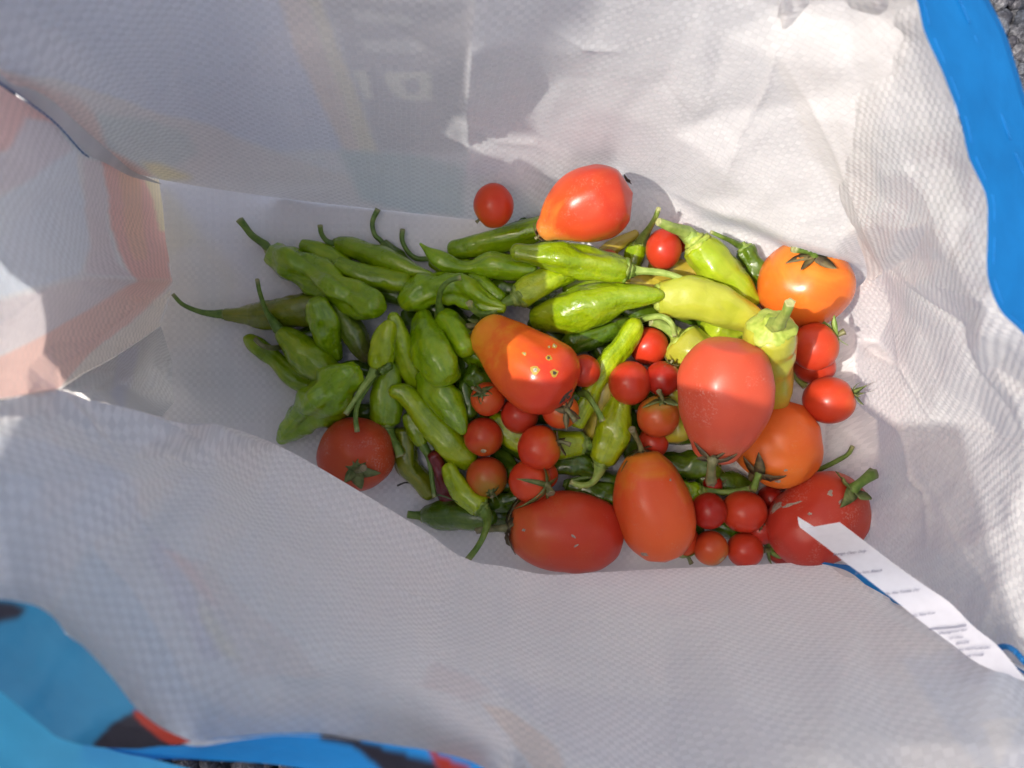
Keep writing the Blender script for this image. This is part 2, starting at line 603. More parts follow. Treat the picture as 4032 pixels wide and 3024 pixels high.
def panel(name, curveA, curveB, n, m, pts, edges=(), soften=2, regions=(), base=WHITE, crumple=((70, .0012, 1),), mat=None, uaxis=0, soft_print=2, lift=0.0, smooth_lines=True, gentle=None, creases=()):
    A = catmull(curveA, n) if smooth_lines else polyline(curveA, n)
    B = catmull(curveB, n) if smooth_lines else polyline(curveB, n)
    t = np.linspace(0, 1, m)[None, :, None]
    Q = A[:, None, :2] * (1 - t) + B[:, None, :2] * t
    P = [(p[0], p[1]) for p in pts]
    W = [1 / (H - p[2]) for p in pts]
    for cv in (curveA, curveB):
        for p in cv:
            if min((p[0] - q[0])**2 + (p[1] - q[1])**2 for q in P) > 16 if P else True:
                P.append((p[0], p[1]))
                W.append(1 / (H - p[2]))
    w = tin(P, W, Q, edges)
    w = blur(w, soften)
    if gentle is not None:
        gm_ = np.clip(np.minimum((Q[..., 0] - gentle[0]) / 90, (gentle[1] - Q[..., 0]) / 90), 0, 1)
        w = w * (1 - gm_) + blur(w, 120) * gm_
    z = H - 1 / w + lift
    X = UD(Q, z)
    nr = grid_normals(X)
    s = np.sign(np.einsum('ijk,ijk->ij', nr, np.array([0, 0, H]) - X))[..., None]
    off = sum(blur(facets(Q, sp, am, sd), 1) for sp, am, sd in crumple) if crumple else 0
    tt = np.linspace(0, 1, m)[None, :]
    fade = np.clip(tt / .10, 0, 1) * np.clip((1 - tt) / .16, 0, 1)
    off = off * fade + crease_lines(Q, creases) * np.clip((1 - tt) / .05, 0, 1)
    if crumple:
        X = X + nr * s * off[..., None]
    nm = (nr * s).reshape(-1, 3).mean(0); nm /= np.linalg.norm(nm)
    va = (X[:, -1] - X[:, 0]).mean(0); va -= nm * va.dot(nm); va /= np.linalg.norm(va)
    ua_ = np.cross(nm, va)
    if uaxis == 0:
        ua_ = ua_ * np.sign(ua_[0])
    uu, vv = X @ ua_, X @ va
    uv = np.stack([uu, vv], -1)
    C = paint(Q, base, regions, soft_print)
    return sheet(name, X, uv, mat or weave, bag, C), Q, X


def zback(dx, dy):
    k = (829.5 - dy) * KD
    return (.5 * k - .1165) / (k + .2)


# -- bottom of the bag
nx, ny = 260, 170
gx, gy = np.meshgrid(np.linspace(-0.33, 0.31, nx), np.linspace(0.20, -0.21, ny), indexing='ij')
fp = np.stack([gx / KD / H + 1106, -gy / KD / H + 829.5], -1)
crease_pts = [(400, 500, .0005), (505, 565, .0028), (570, 645, .0022), (640, 720, .0), (470, 600, -.001), (560, 560, .0), (700, 900, .0008), (470, 780, .0015),
              (540, 700, -.0005), (430, 860, .0), (620, 470, .0012), (850, 500, .0), (1000, 520, .001)]
fz = tin([c[:2] for c in crease_pts] + [(-400, -200), (2500, -200), (2500, 1900), (-400, 1900)], [c[2] for c in crease_pts] + [0] * 4, fp)
fz = blur(fz, 2) + blur(facets(fp, 90, .0009, 5), 2)
FX = np.stack([gx, gy, fz - .0012], -1)
YELL, PINK, BLUE, MAUV, TEAL, BEIG = (1.0, .97, .80), (1.0, .80, .76), (.90, .945, 1.0), (.93, .89, .92), (.88, .94, .93), (1.0, .955, .90)
fr = [([(345, 395), (420, 470), (520, 600), (450, 760), (300, 800), (330, 500)], (.985, .975, .93), 3),
      ([(350, 400), (395, 450), (430, 520), (350, 560)], (1.0, .975, .86), 3),
      ([(300, 780), (480, 720), (560, 900), (380, 960)], (.95, .965, .96), 4)]
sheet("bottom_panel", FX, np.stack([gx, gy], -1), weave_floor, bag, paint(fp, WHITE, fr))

# -- back panel (top of the picture)
topc = [(-330, -150, .28), (0, -330, .275), (400, -390, .27), (1106, -390, .27), (1500, -330, .265), (1800, -150, .26), (1990, 0, .245)]
botc = [(-330, 20, .30), (-120, 85, .275), (0, 165, .245), (120, 262, .195), (240, 352, .12), (340, 386, .02), (600, 427, 0), (800, 450, 0), (990, 471, 0), (1180, 490, 0),
        (1330, 530, 0), (1480, 570, 0), (1620, 610, 0), (1760, 640, .0), (1850, 630, .004), (1905, 592, .060)]
bp = []
for dx in (420, 600, 760, 900):
    for dy in (-200, -60, 60, 170, 260, 340, 400):
        d = {600: .006, 760: -.003, 900: .002, 420: .0}[dx] * (1 if dy > 0 else .5)
        bp.append((dx, dy, zback(dx, dy) + d * ((dy * 7 + dx) % 3 - 1)))
bp += [(0, 0, .255), (0, -150, .265), (200, 0, .225), (200, -150, .25), (200, 120, .20), (120, 180, .222), (330, 0, .208), (330, 120, .172), (330, 210, .135), (320, 310, .092),
       (1030, 340, .068), (1015, 300, .082), (1022, 200, .135), (1040, 100, .178), (1036, 0, .198), (1030, -150, .232),
       (1000, 400, .03), (990, 440, .012), (960, 250, .108), (955, 330, .07), (985, 270, .104),
       (1090, 250, .098), (1160, 285, .072), (1110, 330, .060), (1080, 300, .075), (1200, 410, .014), (1150, 200, .118), (1110, 100, .170), (1240, 330, .050),
       (1180, 0, .196), (1180, -150, .228), (1260, 30, .182), (1300, 130, .152), (1260, 230, .108), (1340, 260, .098), (1330, 320, .060), (1290, 390, .012),
       (1330, 360, .026), (1380, 395, .020), (1440, 415, .026), (1500, 440, .040), (1600, 480, .063), (1700, 520, .066), (1800, 553, .066),
       (1400, 500, .002), (1500, 466, .020), (1500, 530, .003), (1600, 490, .018), (1600, 570, .004), (1700, 530, .014), (1700, 600, .002), (1800, 564, .012), (1800, 612, .004), (1870, 588, .02),
       (1450, 300, .094), (1550, 230, .122), (1520, 330, .098), (1620, 330, .108), (1700, 420, .094), (1760, 470, .088), (1620, 420, .084), (1820, 520, .076),
       (1460, 150, .150), (1400, 40, .182), (1560, 80, .172), (1500, -20, .196), (1680, 120, .176), (1700, 0, .200), (1720, 220, .150), (1760, 330, .125), (1830, 440, .098),
       (1680, -150, .225), (1820, 0, .215), (1850, 150, .190), (1900, 300, .170), (1900, 450, .120)]
let_c = (1.0, .995, .955)
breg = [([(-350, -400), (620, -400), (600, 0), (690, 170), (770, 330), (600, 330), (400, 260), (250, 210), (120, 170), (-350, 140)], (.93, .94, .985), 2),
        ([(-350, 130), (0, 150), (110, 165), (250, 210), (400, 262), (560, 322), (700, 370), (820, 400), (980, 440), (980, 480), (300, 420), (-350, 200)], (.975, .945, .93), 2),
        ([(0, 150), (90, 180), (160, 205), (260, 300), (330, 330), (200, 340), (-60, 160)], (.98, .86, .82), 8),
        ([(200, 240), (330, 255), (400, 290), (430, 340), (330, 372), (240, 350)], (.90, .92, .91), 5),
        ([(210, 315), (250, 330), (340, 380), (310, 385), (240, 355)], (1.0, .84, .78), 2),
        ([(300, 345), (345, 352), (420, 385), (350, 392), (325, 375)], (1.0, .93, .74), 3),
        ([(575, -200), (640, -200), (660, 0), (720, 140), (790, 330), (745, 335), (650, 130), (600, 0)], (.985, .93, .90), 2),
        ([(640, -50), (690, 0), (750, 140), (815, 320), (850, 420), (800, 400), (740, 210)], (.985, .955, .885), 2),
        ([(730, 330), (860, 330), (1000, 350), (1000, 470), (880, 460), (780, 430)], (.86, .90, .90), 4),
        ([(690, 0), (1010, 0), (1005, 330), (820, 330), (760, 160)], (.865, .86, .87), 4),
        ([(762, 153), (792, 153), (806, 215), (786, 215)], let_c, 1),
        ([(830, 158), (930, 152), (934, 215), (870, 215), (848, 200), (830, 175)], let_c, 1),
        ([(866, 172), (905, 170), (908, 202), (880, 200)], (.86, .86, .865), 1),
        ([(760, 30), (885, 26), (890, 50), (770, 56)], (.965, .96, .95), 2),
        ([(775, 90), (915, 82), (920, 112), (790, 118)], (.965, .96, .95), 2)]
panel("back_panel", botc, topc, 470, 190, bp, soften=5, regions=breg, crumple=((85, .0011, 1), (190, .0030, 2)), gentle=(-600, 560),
      creases=[([(1030, -40), (1018, 120), (1006, 240), (1012, 330), (996, 450)], .0030, 10), ([(1690, 60), (1660, 180), (1600, 290), (1560, 400)], .0022, 9), ([(1180, 60), (1260, 110), (1340, 120)], .0016, 7),
               ([(1000, 260), (1070, 300), (1150, 305), (1200, 330)], .0020, 9), ([(1380, 392), (1500, 440), (1700, 520), (1890, 584)], .0022, 8), ([(1420, 180), (1480, 240), (1500, 330)], -.0014, 8),
               ([(1700, 130), (1780, 260), (1840, 400), (1890, 560)], .0018, 8), ([(650, 250), (780, 280), (900, 330)], .0010, 10), ([(980, 130), (900, 90), (820, 40)], -.0016, 12)])

# -- right-hand gusset up to the blue hem
lc = [(1800, -150, .26), (1700, -40, .215), (1680, 100, .178), (1765, 320, .122), (1835, 480, .090), (1872, 596, .040), (1815, 650, .004), (1785, 720, .0), (1785, 900, .0), (1775, 1020, .0), (1735, 1110, .0), (1735, 1216, .004)]
rimc = [(1900, -150, .262), (1990, 0, .245), (2041, 156, .243), (2097, 340, .241), (2135, 427, .24), (2141, 620, .238), (2212, 717, .236), (2330, 880, .236), (2420, 1100, .236), (2450, 1300, .236), (2330, 1500, .215)]
gp = [(1911, 588, .060), (1937, 661, .050), (1852, 734, .004), (1945, 793, .060), (2021, 903, .090), (1951, 928, .058), (1850, 861, .004), (2063, 916, .104),
      (1962, 967, .060), (1978, 1040, .070), (2005, 1066, .085), (2010, 1132, .098), (1875, 1050, .012), (1900, 980, .022), (1900, 900, .012), (1890, 1130, .040),
      (1900, 740, .018), (1990, 700, .115), (2030, 820, .115), (1960, 560, .105), (1985, 620, .130),
      (1800, 150, .172), (1850, 300, .160), (1900, 420, .148), (1940, 500, .150), (1850, 60, .200), (1900, 150, .198), (1950, 260, .200), (1990, 380, .195), (2020, 480, .196),
      (2060, 560, .200), (2090, 470, .222), (2040, 340, .218), (1990, 180, .222), (1930, 20, .224), (2090, 660, .205), (2060, 700, .168), (2050, 640, .175),
      (2120, 720, .214), (2150, 790, .190), (2110, 800, .165), (2180, 860, .205), (2212, 960, .190), (2120, 900, .135), (2160, 950, .155), (2100, 1000, .128), (2240, 850, .222),
      (2060, 1040, .115), (2110, 1120, .140), (2060, 1200, .132), (2180, 1150, .175), (2160, 1250, .175), (2212, 1330, .192), (2150, 1370, .170), (2000, 1260, .098), (1930, 1230, .062),
      (1860, 1190, .025), (1960, 1180, .075), (1830, 1250, .03), (1960, 1312, .098), (2100, 1387, .160), (2160, 1412, .176), (2220, 1445, .190), (2300, 1250, .215), (2300, 1100, .21)]
greg = [([(1860, 600), (1960, 600), (1960, 900), (1880, 1080), (1830, 1080), (1830, 700)], (1.0, .965, .965), 8)]
ed = []
gi = {p[:2]: i for i, p in enumerate(gp)}
for a, b in (((1911, 588), (1937, 661)), ((1937, 661), (1945, 793)), ((1945, 793), (2021, 903)), ((2021, 903), (2063, 916)), ((2021, 903), (1951, 928)),
             ((1852, 734), (1945, 793)), ((1951, 928), (1962, 967)), ((1962, 967), (1978, 1040)), ((1978, 1040), (2005, 1066)), ((2005, 1066), (2010, 1132)),
             ((1850, 861), (1951, 928)), ((2063, 916), (2160, 950)), ((2160, 950), (2212, 960)), ((1985, 620), (2060, 700)), ((2060, 700), (2110, 800)), ((2110, 800), (2160, 950))):
    ed.append((gi[a], gi[b]))
panel("right_gusset", lc, rimc, 360, 150, gp, edges=ed, soften=3, regions=greg, crumple=((60, .0009, 3), (120, .0026, 4)), uaxis=None,
      creases=[([(1911, 588), (1937, 661), (1945, 793), (2021, 903), (2063, 916)], .0022, 6), ([(1951, 928), (1962, 967), (1978, 1040), (2005, 1066), (2010, 1132), (2008, 1180)], .0030, 6), ([(1850, 861), (1900, 890), (1951, 928), (2021, 903)], .0020, 6),
               ([(1690, 100), (1790, 300), (1900, 560)], .0018, 8), ([(1905, 560), (1990, 640), (2060, 700), (2110, 800), (2190, 930)], -.0025, 9), ([(2050, 905), (2120, 935), (2230, 975)], .0018, 7), ([(1850, 734), (1900, 770), (1945, 793)], .0018, 6),
               ([(1990, 1000), (2080, 1180), (2160, 1330)], .0014, 8)])

# -- front panel (bottom of the picture): bulges in over the floor, its fold hides the foot of the pile
fold = [(-330, 930, .30), (-120, 885, .285), (0, 866, .262), (125, 841, .232), (200, 868, .215), (300, 892, .20), (400, 915, .185), (470, 917, .155), (600, 962, .098), (800, 1075, .084), (900, 1137, .074),
        (1000, 1208, .062), (1090, 1224, .058), (1180, 1241, .050), (1300, 1236, .040), (1450, 1228, .034), (1600, 1222, .032), (1740, 1216, .030), (1800, 1228, .045), (1960, 1313, .098), (2100, 1388, .160), (2212, 1442, .190), (2330, 1500, .212)]
rimf = [(-330, 1330, .31), (-100, 1305, .297), (45, 1310, .29), (115, 1343, .285), (180, 1406, .282), (243, 1475, .279), (292, 1538, .276), (345, 1580, .274), (413, 1611, .272), (510, 1600, .27), (608, 1589, .268), (768, 1600, .266), (922, 1624, .264), (1026, 1652, .262),
        (1200, 1760, .255), (1450, 1860, .25), (1750, 1880, .25), (2050, 1850, .25), (2300, 1800, .245), (2480, 1750, .24)]
ff = [(0, 1000, .268), (0, 1150, .278), (150, 950, .236), (150, 1100, .25), (250, 940, .212), (310, 975, .208), (400, 1010, .176), (430, 958, .160), (390, 935, .186), (480, 990, .150), (300, 1150, .232), (200, 1280, .262),
      (420, 1120, .205), (560, 1060, .135), (520, 1180, .186), (640, 1150, .150), (760, 1180, .130), (620, 1280, .188), (450, 1320, .228), (330, 1400, .256), (500, 1450, .24), (620, 1480, .232), (760, 1450, .208), (700, 1350, .19),
      (860, 1250, .122), (900, 1310, .128), (960, 1290, .104), (1000, 1330, .118), (940, 1350, .134), (1080, 1300, .092), (1180, 1300, .080), (1150, 1380, .122), (1050, 1420, .148), (960, 1400, .148), (894, 1427, .178),
      (1020, 1450, .166), (900, 1500, .204), (1080, 1480, .172), (800, 1530, .235), (1180, 1290, .068), (1300, 1300, .078), (1300, 1400, .122), (1250, 1500, .168), (1400, 1270, .060), (1450, 1330, .092), (1400, 1450, .142), (1600, 1300, .074), (1700, 1290, .070),
      (1600, 1400, .122), (1750, 1380, .122), (1850, 1340, .105), (1950, 1380, .142), (1750, 1480, .165), (1900, 1480, .178), (2050, 1480, .192), (2150, 1500, .212), (1550, 1520, .168), (1400, 1600, .196), (1106, 1600, .205),
      (1650, 1620, .200), (1900, 1600, .216), (2080, 1600, .226), (2200, 1620, .235), (1106, 1700, .222), (1600, 1750, .222), (1000, 1560, .212)]
freg = [([(-330, 900), (100, 950), (280, 1040), (330, 1130), (200, 1160), (130, 1290), (60, 1310), (-330, 1310)], (.965, .975, 1.0), 8),
        ([(200, 1160), (290, 1290), (400, 1460), (520, 1540), (700, 1560), (700, 1600), (400, 1600), (290, 1540), (180, 1400), (120, 1330)], (.935, .955, .975), 2),
        ([(335, 1150), (400, 1220), (440, 1320), (500, 1430), (440, 1420), (370, 1300), (330, 1220)], (.955, .935, .96), 4),
        ([(380, 1195), (440, 1220), (520, 1320), (640, 1400), (700, 1480), (520, 1470), (430, 1330)], (.99, .955, .94), 3),
        ([(350, 1180), (410, 1220), (470, 1340), (425, 1290)], (1.0, .90, .88), 3),
        ([(425, 1300), (470, 1370), (520, 1440), (480, 1420), (430, 1340)], (1.0, .965, .88), 3),
        ([(930, 1440), (1060, 1490), (1010, 1520), (900, 1500)], (.985, .94, .93), 4),
        ([(1040, 1520), (1100, 1530), (1200, 1600), (1260, 1700), (1160, 1660)], (1.0, .93, .88), 3),
        ([(1040, 1460), (1250, 1620), (1700, 1700), (1700, 1590), (1500, 1500)], (.965, .955, .965), 8),
        ([(1950, 1440), (2212, 1400), (2400, 1500), (2400, 1700), (2150, 1700)], (.93, .95, .985), 8),
        ([(2120, 1560), (2200, 1560), (2160, 1659)], (1.0, 1.0, 1.0), 2)]
panel("front_panel", fold, rimf, 470, 170, ff, soften=9, base=(1.0, .99, .985), regions=freg, crumple=((110, .0016, 6), (240, .0075, 7)), gentle=(1150, 1950),
      creases=[([(835, 1245), (885, 1272), (960, 1297), (1010, 1298)], .0020, 6), ([(894, 1427), (960, 1412), (1020, 1400)], .0016, 6), ([(894, 1427), (960, 1450), (1040, 1470), (1100, 1500)], .0020, 6), ([(894, 1427), (840, 1436), (780, 1450)], .0014, 7),
               ([(900, 1137), (960, 1180), (1080, 1262)], .0016, 8), ([(1120, 1310), (1180, 1285), (1300, 1270)], .0018, 9), ([(400, 1010), (470, 1060), (560, 1100)], .0016, 8), ([(300, 985), (400, 990), (440, 1000)], -.0022, 7),
               ([(1420, 1340), (1560, 1330), (1700, 1345)], .0012, 12), ([(1900, 1345), (2010, 1400), (2140, 1450)], .0018, 9), ([(130, 845), (200, 905), (260, 985)], .0030, 7), ([(200, 868), (330, 905), (430, 945), (445, 975)], .0030, 7)])
# the part of the front panel that runs back under the fold, down to the floor
A = catmull(fold, 200)
zf = A[:, 2]
topP = UD(A[:, :2], zf)
low = UD(A[:, :2], 0 * zf - .0005); low[:, 1] -= 0.014; low[:, 0] -= .006
t = np.linspace(0, 1, 14)
under = topP[:, None, :] * (1 - t[None, :, None]) + low[:, None, :] * t[None, :, None]
under[:, :, 1] -= (np.sin(t * math.pi) * .012)[None, :]
uvu = np.stack([under[..., 0], t[None, :] * .1 + 0 * under[..., 0]], -1)
o = sheet("front_fold", under, uvu, weave, bag, np.ones(under.shape) * np.array(WHITE))

# -- left gusset, folded inwards
gl = [(-330, -20, .305), (-330, 200, .305), (-330, 400, .305), (-330, 600, .305), (-330, 750, .305), (-330, 930, .30)]
gr = [(343, 388, .022), (352, 450, .040), (358, 520, .062), (374, 608, .082), (362, 660, .076), (345, 705, .070), (290, 742, .115), (238, 775, .155), (180, 806, .198), (128, 839, .232)]
lp = [(-120, 85, .275), (0, 165, .247), (120, 262, .197), (240, 352, .122), (290, 372, .072), (250, 440, .130), (120, 400, .208), (0, 360, .255), (-180, 330, .290), (300, 500, .096), (240, 520, .142),
      (270, 603, .158), (167, 600, .206), (100, 640, .236), (0, 700, .268), (-150, 780, .292), (0, 560, .262), (-180, 560, .292), (200, 660, .176), (120, 740, .214), (60, 850, .243), (0, 866, .262), (-120, 885, .285), (60, 790, .24),
      (300, 660, .122), (240, 720, .150), (270, 640, .134), (330, 640, .096), (300, 700, .112), (262, 690, .140)]
lreg = [([(-330, -30), (0, 170), (150, 290), (110, 290), (0, 330), (-330, 400)], (1.0, .80, .78), 2),
        ([(0, 330), (60, 255), (110, 262), (150, 320), (120, 360), (0, 420), (-330, 560), (-330, 400)], (.93, .895, .925), 3),
        ([(110, 262), (220, 340), (216, 352), (150, 330)], (.90, .93, .955), 2),
        ([(175, 345), (218, 350), (232, 420), (245, 500), (252, 560), (290, 600), (185, 590), (200, 520), (190, 440)], (.94, .895, .91), 2),
        ([(0, 430), (150, 320), (190, 440), (200, 530), (175, 590), (0, 640), (-330, 700), (-330, 560)], (.925, .955, 1.0), 2),
        ([(215, 340), (260, 370), (300, 385), (335, 392), (352, 460), (372, 606), (290, 606), (262, 540), (240, 440)], (1.0, .76, .72), 2),
        ([(255, 368), (300, 384), (312, 480), (320, 560), (290, 560), (272, 460)], (1.0, .78, .68), 2),
        ([(310, 385), (352, 388), (360, 500), (345, 500), (330, 430)], (1.0, .94, .78), 2),
        ([(290, 603), (375, 603), (345, 640), (280, 700), (200, 760), (128, 840), (-100, 880), (-330, 880), (-60, 800), (60, 740), (180, 670)], (1.0, .82, .77), 2),
        ([(185, 598), (290, 603), (190, 670), (60, 740), (-100, 800), (-330, 860), (-330, 720), (0, 650)], (.95, .905, .91), 2),
        ([(345, 640), (372, 625), (345, 706), (240, 776), (128, 840), (200, 760), (280, 700)], (1.0, .955, .90), 2)]
panel("left_gusset", gl, gr, 260, 190, lp, soften=2, regions=lreg, crumple=((60, .0009, 8), (130, .0022, 9)), uaxis=None,
      creases=[([(150, 600), (270, 604), (376, 607)], .0024, 6), ([(120, 800), (200, 740), (290, 660), (374, 607)], .0018, 7), ([(0, 700), (110, 610), (167, 598)], .0014, 9)], smooth_lines=False)
# pocket below the gusset ridge
pa = [(348, 704, .060), (290, 744, .095), (238, 778, .135), (180, 808, .180), (128, 841, .226)]
pb_ = [(372, 780, .002), (372, 830, .002), (376, 870, .004), (350, 900, .08), (260, 882, .195)]
panel("gusset_pocket", pa, pb_, 60, 60, [(330, 790, .012), (300, 800, .05), (250, 800, .10), (262, 830, .075), (230, 850, .14), (300, 850, .05), (200, 845, .185)], soften=2,
      regions=[([(255, 760), (300, 745), (262, 900), (240, 850)], (.90, .915, .97), 3)], base=(.93, .945, .95), crumple=((26, .0012, 10),), uaxis=None, smooth_lines=False)
# under side of the gusset ridge down to the floor
A = polyline(gr, 110)
topP = UD(A[:, :2], A[:, 2])
low = UD(A[:, :2], 0 * A[:, 2] - .0005); low[:, 0] -= 0.012
t = np.linspace(0, 1, 12)
under = topP[:, None, :] * (1 - t[None, :, None]) + low[:, None, :] * t[None, :, None]
sheet("gusset_fold", under, np.stack([under[..., 1], under[..., 2]], -1), weave, bag, np.ones(under.shape) * np.array((.98, .95, .93)))

# -- sewn edges: white seam allowances standing up, blue thread along them
hem_white = film_material("seam_tape_white", (.72, .71, .72), .5, .25)
thread_m = plain("blue_thread", (.03, .13, .32), .7, .3, 2000)


def strip(name, a, b, zoff, mat, n=120, m=8, colors=None, wave=.0, seed=3, back=0.0):
    A, B = catmull(a, n), catmull(b, n)
    t = np.linspace(0, 1, m)[None, :, None]
    Q = A[:, None, :] * (1 - t) + B[:, None, :] * t
    z = Q[..., 2] + zoff + wave * np.sin(np.linspace(0, n / 6.5, n) + seed)[:, None] * t[..., 0]
    X = UD(Q[..., :2], z)
    C = None
    if colors is not None:
        C = paint(Q[..., :2], colors[0], colors[1])
    return sheet(name, X, np.stack([X[..., 0], X[..., 1]], -1), mat, bag, C)


def thread(name, pts, r, mat, zoff=.001, dash=0, seed=1):
    n = 160
    A = catmull(pts, n)
    X = UD(A[:, :2], A[:, 2] + zoff)
    rr = np.random.default_rng(seed)
    X[:, :2] += np.cumsum(rr.normal(0, .00006, (n, 2)), 0) * .6
    verts, faces = [], []
    if dash:
        i = 0
        while i < n - dash:
            v, f = tube(X[i:i + dash], [r] * dash, 6)
            faces += [tuple(k + len(verts) for k in q) for q in f]
            verts += v
            i += dash + 2
    else:
        verts, faces = tube(X, [r * (1 + .25 * math.sin(i * 1.3)) for i in range(n)], 6)
    return link_mesh(name, verts, faces, mat, bag)


strip("seam_allowance", [(-120, 60, .280), (0, 160, .252), (30, 184, .244), (62, 190, .235), (110, 215, .208), (170, 268, .180), (240, 330, .135), (285, 368, .088), (320, 384, .048), (350, 397, .03)],
      [(-120, 92, .277), (0, 180, .248), (30, 198, .236), (60, 218, .224), (130, 273, .193), (190, 332, .162), (235, 356, .128), (280, 380, .080), (316, 390, .046), (346, 398, .028)], .009, hem_white, wave=.001)
thread("seam_thread", [(-60, 130, .262), (0, 178, .249), (60, 217, .226), (130, 272, .195), (185, 330, .164), (196, 338, .156)], .00032, thread_m, .0105)
thread("seam_thread", [(268, 356, .098), (295, 352, .080), (325, 358, .060)], .00035, thread_m, .004, dash=9)

blue_tape = film_material("blue_hem_tape", (.004, .19, .52), .35, .12)
seam_a = [(1755, 1210, .034), (1790, 1216, .040), (1850, 1226, .060), (1895, 1262, .076), (1930, 1288, .088), (1962, 1315, .100), (2050, 1362, .140), (2160, 1420, .178), (2300, 1500, .21)]
seam_b = [(1755, 1215, .034), (1790, 1221, .042), (1835, 1236, .060), (1880, 1272, .074), (1915, 1302, .084), (1955, 1323, .098), (2045, 1370, .138), (2150, 1432, .176), (2290, 1510, .208)]
seam_c = [(1755, 1217, .034), (1788, 1232, .040), (1815, 1252, .055), (1858, 1288, .070), (1898, 1312, .080), (1945, 1330, .095), (2040, 1378, .136), (2140, 1440, .174), (2280, 1520, .206)]
strip("binding_tape", seam_a, seam_b, .006, blue_tape, wave=.0008)
strip("seam_allowance", seam_b, seam_c, .0045, hem_white, wave=.0015, seed=5)
thread("seam_thread", [(1790, 1245, .040), (1830, 1262, .055), (1862, 1285, .066), (1895, 1305, .078), (1930, 1320, .086), (1985, 1352, .112), (2060, 1390, .142)], .00035, thread_m, .003)
thread("seam_thread", [(1870, 1300, .066), (1900, 1318, .076), (1940, 1336, .088), (1990, 1366, .112), (2050, 1398, .136)], .0003, thread_m, .003, dash=4)
thread("binding_edge", [(2158, 1399, .185), (2175, 1397, .19), (2190, 1404, .194), (2212, 1425, .198), (2260, 1470, .21)], .0011, blue_tape, .004)

# -- blue hem at the right-hand rim
inn = [(a_ - 5, b_, c_ + .0015) for a_, b_, c_ in [(1890, -160, .263), (1972, -25, .249), (1986, 2, .246), (2002, 69, .246), (2041, 156, .245), (2079, 260, .243), (2098, 340, .242), (2135, 425, .241), (2138, 500, .240), (2139, 600, .239), (2167, 672, .238), (2212, 717, .237), (2330, 880, .237), (2420, 1100, .237), (2450, 1300, .237)]]
out_ = [(2030, -160, .250), (2110, -30, .236), (2124, 0, .232), (2159, 69, .230), (2187, 156, .228), (2213, 240, .226), (2250, 330, .224), (2285, 420, .222), (2295, 500, .222), (2300, 600, .222), (2325, 672, .222), (2370, 717, .222), (2470, 880, .222), (2540, 1100, .222), (2570, 1300, .222)]
strip("rim_hem", inn, out_, .0, blue_tape, n=200, m=14, wave=.0012, seed=1)


def between(f):
    return [tuple(a[k] * (1 - f) + b[k] * f for k in range(3)) for a, b in zip(inn, out_)]


stitch_m = plain("pale_blue_thread", (.002, .13, .38), .9, .15, 900)
thread("hem_stitches", between(.10), .00022, stitch_m, .0002, dash=7)
thread("hem_stitches", between(.66), .00022, stitch_m, .0002, dash=7, seed=4)
out2 = [(a[0] + 11, a[1] - 3, a[2] - .004) for a in out_]
strip("rim_hem", between(.93), out2, -.003, blue_tape, n=160, m=6, seed=2)
# -- hem of the front rim, lower left: blue tape, dark print and a red edge
RED, DARK, BRIGHT = (.50, .035, .012), (.018, .014, .028), (.01, .36, .80)
print_tape = film_material("printed_hem", (1, 1, 1), .4, .25, vcol=True, bump_s=.9)
hem_in = [(a_ + 2, b_ - 5, c_ + .001) for a_, b_, c_ in [(-330, 1325, .312), (-100, 1300, .299), (0, 1300, .294), (45, 1306, .292), (80, 1316, .290), (115, 1340, .288), (146, 1378, .286), (180, 1403, .284), (243, 1472, .281), (292, 1534, .278), (345, 1576, .276), (413, 1608, .274)]]
hem_out = [(-330, 1500, .285), (-100, 1490, .285), (0, 1495, .284), (20, 1510, .283), (45, 1530, .282), (70, 1550, .280), (95, 1570, .278), (120, 1590, .276), (160, 1605, .274), (200, 1612, .270), (235, 1616, .268), (300, 1618, .268)]
hreg = [([(-330, 1280), (30, 1300), (60, 1316), (40, 1335), (0, 1345), (-330, 1360)], DARK, 2),
        ([(293, 1534), (243, 1562), (222, 1583), (200, 1607), (215, 1660), (460, 1660), (440, 1600), (350, 1560)], DARK, 2),
        ([(288, 1530), (430, 1612), (428, 1625), (398, 1620), (350, 1600), (292, 1552)], RED, 1)]
strip("rim_hem", hem_in, hem_out, .002, print_tape, n=200, m=40, colors=((.03, .29, .50), hreg))
hem2_in = [(180, 1606, .262), (230, 1609, .262), (300, 1611, .262), (360, 1612, .262), (413, 1609, .268), (451, 1598, .268), (530, 1590, .268), (608, 1584, .267), (700, 1586, .266), (768, 1597, .265), (850, 1610, .264), (922, 1621, .263), (1026, 1649, .261), (1200, 1757, .254)]
hem2_out = [(180, 1630, .252), (230, 1637, .252), (300, 1640, .252), (360, 1640, .252), (413, 1640, .252), (451, 1642, .252), (530, 1646, .252), (608, 1653, .25), (700, 1670, .25), (768, 1690, .25), (850, 1720, .25), (922, 1740, .248), (1026, 1770, .245), (1200, 1860, .24)]
h2 = [([(700, 1575), (1110, 1700), (1110, 1720), (860, 1720), (820, 1660), (760, 1610), (690, 1596)], DARK, 1),
      ([(920, 1612), (1210, 1760), (1190, 1800), (1010, 1720), (945, 1660)], RED, 1)]
strip("rim_hem", hem2_in, hem2_out, .001, print_tape, n=220, m=16, colors=((.012, .33, .80), h2), wave=.001)
